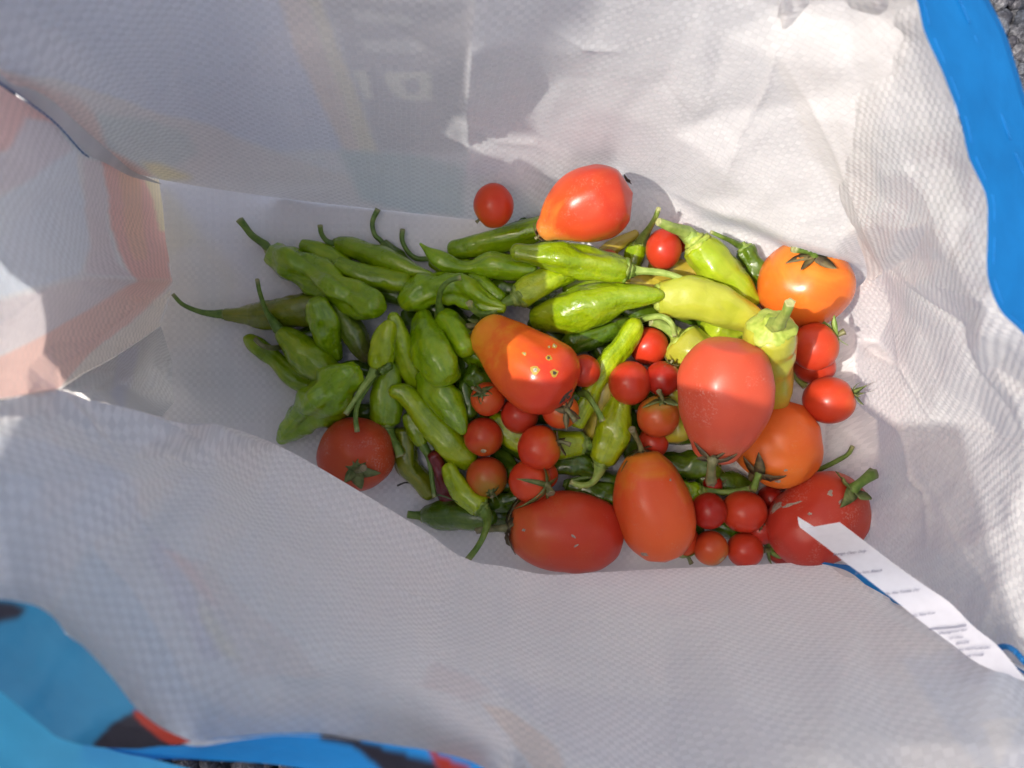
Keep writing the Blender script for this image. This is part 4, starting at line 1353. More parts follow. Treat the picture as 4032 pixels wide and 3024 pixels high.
def tomato(name, cat, label, mat, sp, cal=None, group=None, calsize=70, curl=.5, stalk=None, cap0=.85, cap1=.9, squeeze=.78, lump=.05, calmat=None, sw=.22,
           nsep=5, zends=None, calpx=None, lobes=.05, tiltmax=.35, stalk_r=None, dent0=.12, stm=None, ls=28.0, calup=.35):
    """pear or plum tomato; the spine starts at the stalk end. stalk = (px, py, rise) of the stub's tip"""
    serial[0] += 1
    sd = serial[0]
    if zends is None:
        zz = settle(sp, squeeze, tiltmax=tiltmax)
    else:
        zz = np.linspace(zends[0], zends[1], 9)
        for (px, py, r), z in zip(catmull(sp, 9), zz):
            SPH.append((*w_of(px, py, r, z)[:2], z, w_of(px, py, r, z)[2]))
    n = 40
    S = catmull(sp, n)
    z = np.interp(np.linspace(0, 1, n), np.linspace(0, 1, len(zz)), zz)
    C = np.array([unp(S[i, 0], S[i, 1], z[i]) for i in range(n)])
    R = np.array([S[i, 2] * K * (H - z[i]) for i in range(n)])
    root = empty(name, (C[n // 2][0], C[n // 2][1], max(0, z.min() - R.mean())), label, cat, group)
    fl_ = body_mesh("flesh", C, R, mat, root, seg=44, lobes=lobes, nl=5, lump=lump, lump_scale=ls, seed=sd, cap0=cap0, cap1=cap1, dent0=dent0, soft=.7)
    if cal:
        ax = Vector(C[0] - C[2]).normalized()
        pole = Vector(C[0]) + ax * R[0] * cap0 * (1 - dent0)
        size = calsize * K * (H - z[0])
        nrm = (ax + Vector((0, 0, calup))).normalized()
        if calpx:
            from mathutils.bvhtree import BVHTree
            fm = fl_.data
            tree = BVHTree.FromPolygons([fl_.matrix_basis @ v.co for v in fm.vertices], [tuple(p.vertices) for p in fm.polygons])
            d_ = Vector(((calpx[0] - 2016) * K, -(calpx[1] - 1512) * K, -1)).normalized()
            hit, hn, _i, _d = tree.ray_cast(Vector((0, 0, H)), d_)
            if hit is not None:
                if hn.dot(d_) > 0:
                    hn = -hn
                pole, nrm = hit - hn * R[0] * .02, (hn * .75 + ax * .25).normalized()
        dr, ln = None, size * .5
        if stalk:
            tip = unp(stalk[0], stalk[1], z[0] + stalk[2])
            dr = tip - pole
            ln = dr.length
        tomato_calyx(root, pole, nrm, R[0], size, dr, ln, mat=calmat or D1, seed=sd, curl=curl, sw=sw, nsep=nsep, stalk_r=stalk_r, stm=stm)
    return root


def round_tomato(name, cat, label, mat, cx, cy, rx, ry, cal=None, group=None, calsize=38, curl=.6, stalk=None, squeeze=.80, calmat=None, sw=.2, nsep=5,
                 scar=False, seg=40, lump=.02, pole_dir=None, zfix=None, stalk_r=None, lob=.0, stm=None):
    """cherry or globe tomato; cal / scar = where its stalk end shows in the photo"""
    serial[0] += 1
    sd = serial[0]
    rm = (rx + ry) / 2
    if zfix is None:
        z = settle([(cx, cy, rm)], squeeze)[0]
    else:
        z = zfix
        SPH.append((*w_of(cx, cy, rm, z)[:2], z, w_of(cx, cy, rm, z)[2]))
    s = K * (H - z)
    c = unp(cx, cy, z)
    rr = random.Random(sd)
    if cal is not None:
        dx, dy = (cal[0] - cx) / rx, -(cal[1] - cy) / ry
        q = dx * dx + dy * dy
        if q > .96:
            k = math.sqrt(.96 / q); dx *= k; dy *= k; q = .96
        pd = Vector((dx, dy, math.sqrt(1 - q)))
        if pole_dir is not None:
            pd = Vector(pole_dir).normalized()
    else:
        pd = Vector(pole_dir).normalized() if pole_dir is not None else Vector((rr.uniform(-1, 1), rr.uniform(-1, 1), -1)).normalized()
    u = pd.orthogonal().normalized(); w = pd.cross(u)
    rings = 26
    verts, faces, al = [], [], []
    rz = rm
    off = Vector((rr.uniform(0, 50),) * 3)
    for i in range(rings + 1):
        t = math.pi * i / rings
        for j in range(seg):
            f = 2 * math.pi * j / seg
            rad = 1 - .10 * math.exp(-(t / .30)**2) - .025 * math.exp(-((math.pi - t) / .3)**2)
            rad *= 1 + lob * math.cos(5 * f) * math.sin(t) * max(0, math.cos(t * .5))
            d = pd * math.cos(t) + (u * math.cos(f) + w * math.sin(f)) * math.sin(t)
            rad *= 1 + lump * noise.noise(d * 1.6 + off)
            verts.append(c + Vector((d.x * rx, d.y * ry, d.z * rz)) * rad * s)
            al.append(i / rings)
    for i in range(rings):
        for j in range(seg):
            j2 = (j + 1) % seg
            faces.append((i * seg + j, i * seg + j2, (i + 1) * seg + j2, (i + 1) * seg + j))
    root = empty(name, (c.x, c.y, max(0, z - rm * s)), label, cat, group)
    fl = link_mesh("flesh", verts, faces, mat, root)
    set_attr(fl.data, "along", al)
    set_attr(fl.data, "around", [0.0] * len(al))
    if cal is not None:
        pole = c + Vector((pd.x * rx, pd.y * ry, pd.z * rz)) * .90 * s
        if scar:
            vs, fs = tube([pole - pd * rm * s * .03, pole + pd * rm * s * .025, pole + pd * rm * s * .012, pole + pd * rm * s * .005], [scar * s * 1.3, scar * s * 1.0, scar * s * .55, scar * s * .1], 12)
            o_ = link_mesh("stem_scar", vs, fs, S_scar, root)
        else:
            size = calsize * s
            dr, ln = None, size * .55
            if stalk:
                tip = unp(stalk[0], stalk[1], z + pd.z * rm * s + stalk[2])
                dr = tip - pole
                ln = dr.length
            tomato_calyx(root, pole, pd, rm * s, size, dr, ln, mat=calmat or D1, seed=sd, curl=curl, sw=sw, nsep=nsep, stalk_r=stalk_r, stm=stm)
    return root


S_scar = plain("stem_scar_cork", (.42, .34, .20), .8, .3, 1500)
GP, GY, GC, GT = "small green frying peppers in the heap", "pale yellow wax peppers in the heap", "cherry tomatoes in the heap", "large tomatoes in the heap"


def shi(label, mat, sp, st=None, **k):
    return pepper("green_pepper", "green pepper", label, mat, sp, st, GP, **k)


def wax(label, mat, sp, st=None, **k):
    k.setdefault("lobes", .10); k.setdefault("lump", .10); k.setdefault("capm", CALY); k.setdefault("stm", S2)
    return pepper("yellow_pepper", "yellow pepper", label, mat, sp, st, GY, **k)


def che(label, mat, cx, cy, rx, ry, cal=None, **k):
    return round_tomato("cherry_tomato", "cherry tomato", label, mat, cx, cy, rx, ry, cal, GC, **k)

# ---------------------------------------------------------------- the heap, from the bottom up (photo pixels)
# the lowest peppers, almost wholly buried: seen only as dark glimpses in the gaps
for k_, (cx_, cy_, an_) in enumerate([(1560, 1160, 10), (1640, 1330, 70), (1520, 1420, 20), (1760, 1240, 30), (1790, 1500, 80), (1900, 1150, 5), (1880, 1640, 40), (1960, 1300, 20), (1980, 1900, 10), (2020, 1480, 60), (2060, 1760, 30),
                                      (2130, 1180, 15), (2150, 1620, 0), (2180, 1330, 40), (2230, 1480, 75), (2260, 1760, 20), (2340, 1200, 5), (2380, 1400, 50), (2400, 1900, 10), (2470, 1700, 80), (2480, 1560, 15), (2540, 1240, 20), (2560, 1880, 5),
                                      (2640, 1400, 60), (2640, 1700, 10), (2720, 1540, 30), (2740, 1230, 10), (2800, 1420, 80), (2820, 1700, 30), (2880, 1560, 15), (2860, 1900, 10), (2000, 2050, 15), (2720, 2060, 80), (2880, 2080, 20), (1700, 1740, 60)]):
    ca_, sa_ = math.cos(math.radians(an_)), math.sin(math.radians(an_))
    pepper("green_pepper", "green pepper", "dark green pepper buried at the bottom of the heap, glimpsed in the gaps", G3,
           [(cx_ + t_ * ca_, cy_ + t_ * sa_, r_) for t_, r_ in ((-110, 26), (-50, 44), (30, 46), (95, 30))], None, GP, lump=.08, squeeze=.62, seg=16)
# bottom layer: mostly covered
che("cherry tomato peeping out behind the yellow pepper cap, shaded side only", TR, 2662, 940, 60, 60)
wax("dull yellow pepper tip under the big pear tomato by the wall", YO, [(2360, 1010, 30), (2400, 982, 32), (2450, 952, 27), (2500, 922, 18)], lump=.08)
wax("dark yellow pepper lying beneath the two pale wax peppers", YO, [(2570, 1060, 46), (2680, 1070, 50), (2780, 1090, 46)])
wax("orange-yellow pepper between the sunlit green peppers and the pale wax pepper", YO, [(2440, 1125, 36), (2510, 1118, 42), (2590, 1140, 44)])
wax("shaded greenish yellow pepper below the large pale one", YG, [(2800, 1290, 62), (2860, 1305, 68), (2930, 1330, 60)])
wax("yellow pepper side showing right of the capped wax pepper near the curled green pepper", YG, [(2915, 1040, 30), (2935, 1060, 34), (2965, 1130, 34)])
wax("dim olive yellow pepper standing deep under the diagonal green pepper", YO, [(2390, 1500, 42), (2365, 1600, 48), (2335, 1720, 44)])
wax("yellow pepper with rounded end under the cherry tomato with star calyx", Y_, [(2640, 1540, 60), (2655, 1640, 70), (2662, 1690, 62)], lump=.06)
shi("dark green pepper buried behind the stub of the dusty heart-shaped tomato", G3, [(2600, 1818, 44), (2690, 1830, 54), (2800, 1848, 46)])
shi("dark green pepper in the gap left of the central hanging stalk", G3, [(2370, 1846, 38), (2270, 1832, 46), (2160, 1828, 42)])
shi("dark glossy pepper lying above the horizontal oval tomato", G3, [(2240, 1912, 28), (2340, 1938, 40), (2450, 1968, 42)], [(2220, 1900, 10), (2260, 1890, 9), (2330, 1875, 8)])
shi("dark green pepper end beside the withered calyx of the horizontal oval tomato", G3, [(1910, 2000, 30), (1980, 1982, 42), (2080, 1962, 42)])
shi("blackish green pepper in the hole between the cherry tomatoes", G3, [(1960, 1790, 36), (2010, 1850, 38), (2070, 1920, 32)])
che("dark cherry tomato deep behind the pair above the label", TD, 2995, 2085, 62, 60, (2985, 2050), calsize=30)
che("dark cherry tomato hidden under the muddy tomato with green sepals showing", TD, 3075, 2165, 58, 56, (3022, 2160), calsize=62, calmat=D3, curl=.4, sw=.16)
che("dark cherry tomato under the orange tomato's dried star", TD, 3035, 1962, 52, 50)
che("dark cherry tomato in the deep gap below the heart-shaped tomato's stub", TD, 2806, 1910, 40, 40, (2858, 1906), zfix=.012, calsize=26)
che("orange cherry tomato squeezed behind the upright oval tomato", TO, 2690, 2128, 62, 66, (2710, 2205), calsize=52, curl=.2, stalk=(2722, 2218, 0), calmat=D3)
che("orange edge of a cherry tomato behind the one with a dark fleck", TO, 2146, 1872, 52, 54)
che("cherry tomato behind the looped dry calyx of the upright oval tomato", TR, 2572, 1742, 60, 62)
che("red cherry tomato beneath the sunlit one on the right", TR, 3208, 1446, 80, 66)
che("dim red glimpse of a cherry tomato below the long sunlit green pepper", TR, 2395, 1022, 40, 40)
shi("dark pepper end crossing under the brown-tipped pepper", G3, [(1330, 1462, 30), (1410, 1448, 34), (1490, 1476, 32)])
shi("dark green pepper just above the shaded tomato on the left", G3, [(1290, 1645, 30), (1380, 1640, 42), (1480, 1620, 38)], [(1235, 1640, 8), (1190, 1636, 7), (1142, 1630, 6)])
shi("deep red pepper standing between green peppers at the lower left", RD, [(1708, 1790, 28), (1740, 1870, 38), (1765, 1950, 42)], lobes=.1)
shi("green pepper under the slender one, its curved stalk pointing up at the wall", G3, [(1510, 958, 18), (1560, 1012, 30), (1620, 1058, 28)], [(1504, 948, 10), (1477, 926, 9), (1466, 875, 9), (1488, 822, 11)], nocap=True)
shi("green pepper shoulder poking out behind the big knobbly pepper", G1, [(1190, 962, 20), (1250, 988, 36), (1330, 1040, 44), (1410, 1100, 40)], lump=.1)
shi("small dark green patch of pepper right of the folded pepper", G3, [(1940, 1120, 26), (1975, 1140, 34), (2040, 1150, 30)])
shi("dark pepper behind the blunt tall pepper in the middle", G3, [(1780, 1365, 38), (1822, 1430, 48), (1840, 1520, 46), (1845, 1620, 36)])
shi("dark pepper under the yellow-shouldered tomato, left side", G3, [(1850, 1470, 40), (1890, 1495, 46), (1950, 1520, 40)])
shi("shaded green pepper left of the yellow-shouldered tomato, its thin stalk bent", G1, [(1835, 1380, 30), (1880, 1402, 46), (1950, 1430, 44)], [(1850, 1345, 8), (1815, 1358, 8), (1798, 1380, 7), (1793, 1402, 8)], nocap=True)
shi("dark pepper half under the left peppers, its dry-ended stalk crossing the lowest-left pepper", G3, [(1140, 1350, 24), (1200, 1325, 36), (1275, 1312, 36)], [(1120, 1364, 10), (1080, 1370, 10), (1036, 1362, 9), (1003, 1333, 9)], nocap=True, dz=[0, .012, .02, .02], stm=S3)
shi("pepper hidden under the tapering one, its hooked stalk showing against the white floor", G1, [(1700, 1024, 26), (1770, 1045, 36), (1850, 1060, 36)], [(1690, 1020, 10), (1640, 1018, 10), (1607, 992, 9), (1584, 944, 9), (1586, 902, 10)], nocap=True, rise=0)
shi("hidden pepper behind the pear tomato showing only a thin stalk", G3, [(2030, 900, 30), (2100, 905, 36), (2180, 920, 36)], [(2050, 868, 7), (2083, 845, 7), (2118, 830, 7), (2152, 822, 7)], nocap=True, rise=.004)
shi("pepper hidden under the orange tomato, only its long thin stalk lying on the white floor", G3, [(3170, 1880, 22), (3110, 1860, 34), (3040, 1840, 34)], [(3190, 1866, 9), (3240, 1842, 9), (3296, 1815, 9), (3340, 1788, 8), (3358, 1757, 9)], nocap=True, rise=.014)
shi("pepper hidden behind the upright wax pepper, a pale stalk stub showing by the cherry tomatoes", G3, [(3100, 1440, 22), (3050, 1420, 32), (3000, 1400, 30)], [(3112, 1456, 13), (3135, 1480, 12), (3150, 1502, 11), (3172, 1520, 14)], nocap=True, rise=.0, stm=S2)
# middle layers, left
shi("green pepper at far left with a long thin stalk reaching the folded wall", G4, [(890, 1238, 26), (966, 1240, 38), (1057, 1238, 56), (1147, 1222, 66), (1220, 1212, 58), (1290, 1200, 42)],
    [(872, 1238, 18), (840, 1237, 14), (786, 1227, 10), (718, 1197, 8), (680, 1157, 7)], rise=.012, lump=.12, stm=S1)
shi("lowest-left green pepper with a small pointed nub end", G1, [(1270, 1532, 30), (1215, 1515, 38), (1153, 1480, 44), (1099, 1427, 34), (1040, 1381, 36), (986, 1341, 26), (966, 1330, 9)], lump=.12)
shi("blunt-ended pepper lying behind the big knobbly pepper", G1, [(1330, 1040, 30), (1420, 1082, 42), (1510, 1104, 48), (1585, 1113, 46)], lump=.08, cap1=.9)
shi("slender green pepper with curved stalk on the white floor at the upper left", G1, [(1335, 957, 28), (1396, 978, 42), (1486, 1010, 46), (1572, 1042, 38), (1640, 1068, 24), (1697, 1078, 8)],
    [(1318, 962, 12), (1288, 950, 10), (1266, 922, 9), (1259, 886, 10)], rise=.008, lobes=.12, lump=.08, calsize=.45)
shi("long green pepper leading from the left up under the pear tomato", G1, [(2170, 880, 44), (2100, 905, 50), (2002, 935, 52), (1880, 965, 46), (1795, 985, 38)], lump=.06, lobes=.2)
shi("green pepper emerging below the folded pepper in the middle left", G1, [(1855, 1098, 32), (1912, 1130, 40), (1962, 1175, 36)], lump=.08)
shi("large folded glossy pepper in the middle left", G1, [(1985, 1215, 18), (1934, 1201, 36), (1866, 1165, 52), (1799, 1129, 60), (1722, 1132, 62), (1654, 1156, 62), (1604, 1192, 36)], lump=.22, lobes=.32, ls=75)
shi("brown-tipped dull pepper behind the pair with hanging stalks", G5, [(1325, 1205, 34), (1350, 1250, 44), (1385, 1300, 52), (1415, 1355, 44), (1438, 1405, 26)], lump=.08)
shi("small lumpy green pepper hanging down below the big knobbly pepper", G1, [(1250, 1185, 40), (1268, 1235, 52), (1283, 1295, 56), (1297, 1345, 48), (1322, 1395, 32)], lump=.2)
shi("green pepper with a long upright stalk ending in a tiny hook at the left", G1, [(1105, 1308, 26), (1145, 1345, 50), (1200, 1400, 68), (1262, 1450, 66), (1325, 1492, 44)],
    [(1090, 1288, 22), (1072, 1262, 15), (1048, 1225, 10), (1022, 1150, 8), (1012, 1100, 8)], dz=[0, .010, .020, .028], lump=.10, lobes=.14, calsize=.8)
shi("broad shiny crumpled pepper at lower left, its tip under the front fold", G1, [(1395, 1455, 40), (1350, 1492, 66), (1289, 1553, 90), (1221, 1616, 70), (1153, 1682, 44), (1108, 1730, 22)], lump=.20, lobes=.35, ls=70)
shi("big knobbly pepper with two-lobed end, uppermost on the left", G1, [(1084, 1003, 48), (1147, 1040, 68), (1238, 1084, 66), (1328, 1134, 62), (1418, 1179, 62), (1478, 1204, 54)],
    [(1052, 967, 17), (1025, 950, 14), (990, 925, 13), (962, 890, 13), (942, 865, 15)], lump=.26, lobes=.30, nl=4, calsize=.4, rise=.002, ls=55)
shi("olive pepper with a side nub standing beside the shaded tomato", G4, [(1590, 1700, 44), (1590, 1770, 52), (1612, 1840, 46), (1660, 1892, 40), (1690, 1935, 36)], lump=.16)
shi("little pepper under the bright long one, its stalk hanging straight down", G1, [(1660, 1745, 24), (1640, 1700, 34), (1610, 1650, 30)], [(1672, 1762, 18), (1690, 1810, 11), (1700, 1885, 9), (1711, 1958, 9)], rise=.004)
shi("dark green pepper lying lowest by the front fold, stalk pointing left", G3, [(1680, 2030, 40), (1730, 2028, 56), (1795, 2029, 58), (1870, 2034, 50), (1930, 2040, 32)], [(1655, 2030, 16), (1630, 2028, 15), (1604, 2024, 14)], rise=.0, lobes=.12, lump=.08, calsize=.6)
round_tomato("tomato", "tomato", "round scuffed tomato in the shade at lower left, brown star calyx facing up", T3m, 1402, 1788, 152, 146, (1433, 1838), GT, calsize=66, curl=.25, stalk=(1432, 1842, .008), calmat=D2, sw=.30, squeeze=.7, lob=.02, stalk_r=.0020, lump=.03)
shi("tapering green pepper with a swollen middle and fine pointed tip", G1, [(2100, 1062, 44), (2010, 1056, 50), (1930, 1046, 50), (1860, 1054, 27), (1803, 1055, 29), (1731, 1026, 36), (1681, 984, 13), (1655, 960, 5)], lump=.10, lobes=.14)
shi("short green pepper with a tall curved stalk arching over it", G1, [(1748, 1250, 44), (1775, 1275, 56), (1800, 1315, 58), (1830, 1365, 48)], [(1738, 1232, 20), (1728, 1190, 12), (1738, 1140, 10), (1768, 1106, 9), (1815, 1092, 10)], dz=[0, .014, .024, .03, .03], lump=.1, calsize=.5)
shi("slim green pepper squeezed between two wider ones in the middle left", G2, [(1735, 1620, 20), (1680, 1565, 32), (1632, 1490, 40), (1600, 1420, 45), (1577, 1350, 47), (1562, 1290, 40), (1549, 1250, 24)], lump=.10)
shi("pepper continuing below the blunt tall one, tapering down to the cherry tomatoes", G1, [(1690, 1470, 60), (1722, 1530, 70), (1762, 1590, 62), (1795, 1645, 46), (1822, 1695, 20)], lump=.12, lobes=.16)
shi("blunt tall pepper with shiny dents in the middle left", G1, [(1760, 1485, 52), (1735, 1440, 80), (1702, 1375, 80), (1680, 1305, 60), (1668, 1255, 40)], lump=.12, lobes=.22)
shi("green pepper with ribbed cap and stout pale-cut stalk pointing at the shaded tomato", G1, [(1516, 1655, 56), (1520, 1595, 62), (1524, 1530, 58), (1535, 1450, 44)], [(1524, 1690, 28), (1536, 1718, 19), (1560, 1755, 16), (1577, 1797, 19)], dz=[0, .004, .008, .008], lump=.08, calsize=.62)
shi("pepper with wrinkled cap whose long pale stalk lies over its neighbours", G2, [(1498, 1430, 46), (1506, 1385, 50), (1516, 1330, 45), (1532, 1285, 28)], [(1480, 1450, 28), (1462, 1478, 16), (1425, 1530, 12), (1392, 1584, 11), (1360, 1632, 11)], dz=[0, .008, .012, .014], lump=.08, calsize=.62, stm=S2)
shi("buried pepper showing a thin stalk that droops onto the shaded tomato", G3, [(1500, 1462, 18), (1530, 1440, 20)], [(1490, 1455, 12), (1450, 1520, 9), (1412, 1585, 9), (1401, 1640, 9), (1407, 1700, 10)], dz=[-.01, -.004, .004, .012, .01], nocap=True)
shi("green pepper under the blushing cherry tomato, long ribbed stalk over the front fold", G2, [(1885, 1992, 46), (1835, 1950, 46), (1795, 1895, 38), (1768, 1848, 30)], [(1908, 2018, 28), (1920, 2050, 17), (1910, 2095, 13), (1883, 2150, 11), (1843, 2203, 12)], dz=[0, .012, .018, .020, .018], lump=.12, calsize=.7)
shi("bright yellowish green pepper lying diagonally with a bulb end", G2, [(1850, 1815, 44), (1805, 1778, 60), (1745, 1718, 62), (1680, 1652, 54), (1625, 1585, 44), (1585, 1542, 34), (1552, 1540, 26)], lump=.12, lobes=.16)
# middle layers, centre and right
shi("small green pepper cap with an upright stalk beside the shaded cherry tomato", G1, [(2512, 978, 38), (2500, 1010, 42), (2490, 1045, 36)], [(2525, 950, 22), (2552, 905, 13), (2578, 862, 10), (2594, 820, 9)], dz=[0, .016, .028, .036], calsize=.75, stm=S2, lump=.06)
shi("dark curled green pepper between the wax pepper and the bright orange tomato", G3, [(2938, 990, 46), (2962, 1030, 36), (2985, 1062, 42), (3004, 1105, 34), (2992, 1160, 30)], [(2920, 972, 14), (2885, 952, 10), (2845, 934, 8), (2798, 913, 7)], dz=[0, .008, .014, .016], lump=.14, calsize=.55)
che("shaded cherry tomato beside the upright green stalk near the back wall", TR, 2613, 981, 70, 82)
wax("greenish yellow wax pepper with ribbed cap against the back wall", YG, [(2750, 968, 62), (2785, 1010, 76), (2836, 1066, 76), (2900, 1125, 62), (2958, 1180, 38)], [(2712, 925, 34), (2690, 912, 24), (2644, 895, 19), (2590, 872, 15)], dz=[0, .008, .016, .020], cap0=.35, calsize=.8, dent0=.0)
wax("wax pepper with frilly cap and drooping stalk behind the heart-shaped tomato", Y_, [(2690, 1345, 84), (2725, 1385, 96), (2765, 1450, 96), (2790, 1510, 80)], [(2655, 1308, 26), (2615, 1283, 20), (2585, 1270, 18), (2560, 1264, 18)], calsize=.78, cap0=.30, dent0=.15, rise=.004)
wax("large pale yellow pepper lying across in full sun, stalk end under the green tip", Y_, [(2600, 1170, 62), (2676, 1170, 84), (2789, 1190, 84), (2880, 1222, 72), (2970, 1264, 50), (3035, 1295, 30)], [(2560, 1180, 20), (2545, 1185, 18), (2530, 1188, 18)], lump=.08, cap0=.35, calsize=.7)
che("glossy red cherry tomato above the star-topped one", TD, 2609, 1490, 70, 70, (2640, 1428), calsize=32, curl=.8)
shi("dark green pepper under the broad sunlit pepper", G3, [(2470, 1272, 30), (2428, 1288, 38), (2338, 1327, 46), (2250, 1352, 44)], [(2510, 1266, 13), (2560, 1250, 12), (2610, 1248, 11), (2645, 1275, 10), (2658, 1322, 11)], dz=[0, .018, .026, .028, .022], calsize=.5, stm=S2)
che("orange-red sunlit cherry tomato under the arching pepper stalk", TO, 2555, 1363, 76, 76, pole_dir=(.2, .3, -1))
shi("long diagonal green pepper whose sunlit nub end points up right", G2, [(2265, 1665, 40), (2295, 1605, 44), (2328, 1540, 40), (2354, 1482, 40), (2401, 1417, 46), (2455, 1350, 46), (2490, 1292, 38), (2512, 1264, 12)], lump=.12, lobes=.20)
shi("bright green pepper behind the middle cherry tomato, blunt ruffled end at right", G2, [(2285, 1744, 46), (2200, 1748, 58), (2100, 1740, 56), (2010, 1705, 52), (1960, 1655, 40)], [(2320, 1752, 20), (2335, 1760, 18), (2345, 1770, 16)], calsize=.9, lump=.08)
shi("green pepper tucked between the upright oval and the cherry tomatoes, stalk pointing right", G1, [(2740, 1945, 50), (2700, 1945, 50), (2650, 1930, 46)], [(2768, 1936, 24), (2800, 1934, 14), (2855, 1938, 12), (2920, 1930, 11), (2958, 1922, 11)], calsize=.7, rise=.006)
che("dark red cherry tomato between the upright oval tomato and its glossy neighbour", TD, 2790, 2012, 70, 72)
che("dull orange cherry tomato with pale stem scar by the front fold", TB, 2798, 2158, 68, 68, (2836, 2197), scar=11)
che("bright cherry tomato at the front fold beside the green sepals", TR, 2933, 2165, 71, 69)
che("large glossy cherry tomato above the two at the front fold", TR, 2929, 2014, 90, 82)
shi("green pepper pointing straight down with an end curl of purple-streaked stalk", G2, [(2372, 1808, 50), (2388, 1768, 62), (2412, 1710, 67), (2428, 1650, 63), (2446, 1590, 46)], [(2362, 1838, 26), (2352, 1872, 17), (2328, 1902, 12), (2290, 1912, 11), (2246, 1898, 10)], dz=[0, .008, .012, .014], lump=.10, calsize=.62, stm=S2)
shi("thin stalk and torn cap of a buried pepper under the small round red tomato", G3, [(2270, 1560, 24), (2240, 1590, 24)], [(2300, 1540, 14), (2330, 1580, 11), (2355, 1620, 12), (2374, 1658, 13)], dz=[.004, .012, .014, .014], nocap=True)
che("blushing cherry tomato with upright green star calyx next to the dusty heart-shaped tomato", TB, 2591, 1640, 84, 83, (2600, 1572), calsize=52, curl=.35, stalk=(2592, 1540, .004), calmat=D2, sw=.26)
che("plain dark cherry tomato in the middle, largest of its cluster", TR, 2480, 1508, 84, 87)
che("small round red tomato tucked at the right flank of the yellow-shouldered tomato", TR, 2299, 1460, 66, 65)
shi("green pepper pointing down-left from under the long sunlit one, ruffled cap and bent stalk", G2, [(2050, 1165, 50), (2092, 1138, 56), (2160, 1106, 54), (2240, 1072, 46)], [(2015, 1182, 24), (1985, 1195, 15), (1940, 1230, 12), (1890, 1236, 12), (1858, 1212, 12), (1846, 1190, 14)], dz=[0, .004, .004, .008, .014], calsize=.85, lump=.08)
shi("sunlit sliver of green pepper between the two bright ones", G6, [(2230, 1150, 26), (2300, 1125, 32), (2390, 1112, 28)], lobes=.05, lump=.05)
shi("broad sunlit green pepper in the centre tapering to the right", G6, [(2115, 1252, 46), (2175, 1242, 68), (2265, 1222, 86), (2360, 1192, 80), (2450, 1166, 54), (2530, 1166, 42), (2585, 1163, 26), (2606, 1162, 14)], lump=.07, lobes=.14, cap0=.7)
wax("upright wax pepper seen end-on with a tall stalk standing from its frilly cap", Y_, [(3036, 1300, 94), (3030, 1350, 104), (3032, 1430, 90), (3042, 1510, 80), (3046, 1560, 64)], [(3062, 1284, 30), (3075, 1262, 22), (3096, 1230, 18), (3112, 1190, 20)],
    dz=[.022, .032, .044, .05], cap0=.42, calsize=.80, dent0=.1, lump=.05, zends=(.088, .035))
tomato("tomato", "tomato", "plain orange tomato partly under the dusty one, dark ragged star calyx", T7m, [(2990, 1825, 118), (3020, 1790, 150), (3055, 1745, 172), (3088, 1700, 140)], cal=1, group=GT, calsize=80, curl=.35, stalk=(2968, 1922, .012), calmat=D1, sw=.30, cap0=.55, squeeze=.72, stalk_r=.0024, calup=1.1, stm=S1, calpx=(2990, 1862))
round_tomato("tomato", "tomato", "bright orange globe tomato in sun by the wall fold, green calyx on top", T8m, 3168, 1122, 182, 174, (3150, 1024), GT, calsize=74, curl=.5, stalk=(3122, 980, .006), calmat=D1, sw=.22, nsep=6, squeeze=.72, lob=.025, stalk_r=.0022, lump=.04, stm=S1)
che("sunlit cherry tomato below the orange globe, fresh green sepals at right", TR, 3207, 1365, 92, 94, (3292, 1318), zfix=.040, calsize=72, curl=.5, calmat=D3, sw=.16)
che("red cherry tomato at the right edge with a dry tuft calyx pointing right", TR, 3264, 1576, 101, 93, (3350, 1544), zfix=.033, calsize=46, curl=1.1, calmat=D2, sw=.2, nsep=7)
che("cherry tomato with a dried green knot, top left of its cluster under the yellow-shouldered tomato", TO, 1920, 1571, 68, 67, (1894, 1545), calsize=34, curl=.7, calmat=D2, sw=.3, stalk=(1858, 1526, .004))
che("cherry tomato directly under the yellow-shouldered tomato's lower edge", TR, 2046, 1634, 75, 74)
che("orange cherry tomato with withered brown calyx below the yellow-shouldered tomato", TO, 2207, 1618, 73, 70, (2228, 1612), calsize=54, curl=.5, sw=.2, stalk=(2265, 1660, .0))
che("cherry tomato with a pale stem scar at its lower side", TR, 1904, 1720, 78, 77, (1906, 1777), scar=11)
che("blushing yellow-bottomed cherry tomato with dark curled calyx", TB, 1917, 1880, 82, 82, (1936, 1936), calsize=42, curl=1.0, calmat=D2, sw=.22, nsep=6)
tomato("tomato", "tomato", "oval tomato lying horizontally in the shade at the front, withered calyx at its left end", T4m, [(2080, 2082, 112), (2150, 2084, 145), (2230, 2090, 158), (2310, 2098, 148), (2372, 2106, 118)], cal=1, group=GT, calsize=92, curl=.35, cap0=.78, cap1=.72, squeeze=.72, stalk=(1880, 2082, -.004), calmat=D1, sw=.24, calup=.0, lump=.03)
che("cherry tomato with a dark fleck and long strappy calyx resting by the horizontal oval tomato", TO, 2085, 1894, 83, 83, (2152, 1905), calsize=84, curl=.4, calmat=D2, sw=.13, stalk=(2168, 1945, .004), squeeze=.72)
che("smooth bright cherry tomato with sepals spread over the green pepper at its right", TO, 2123, 1765, 86, 90, (2204, 1735), calsize=50, curl=.6, calmat=D1, sw=.2, stalk=(2245, 1752, .0))
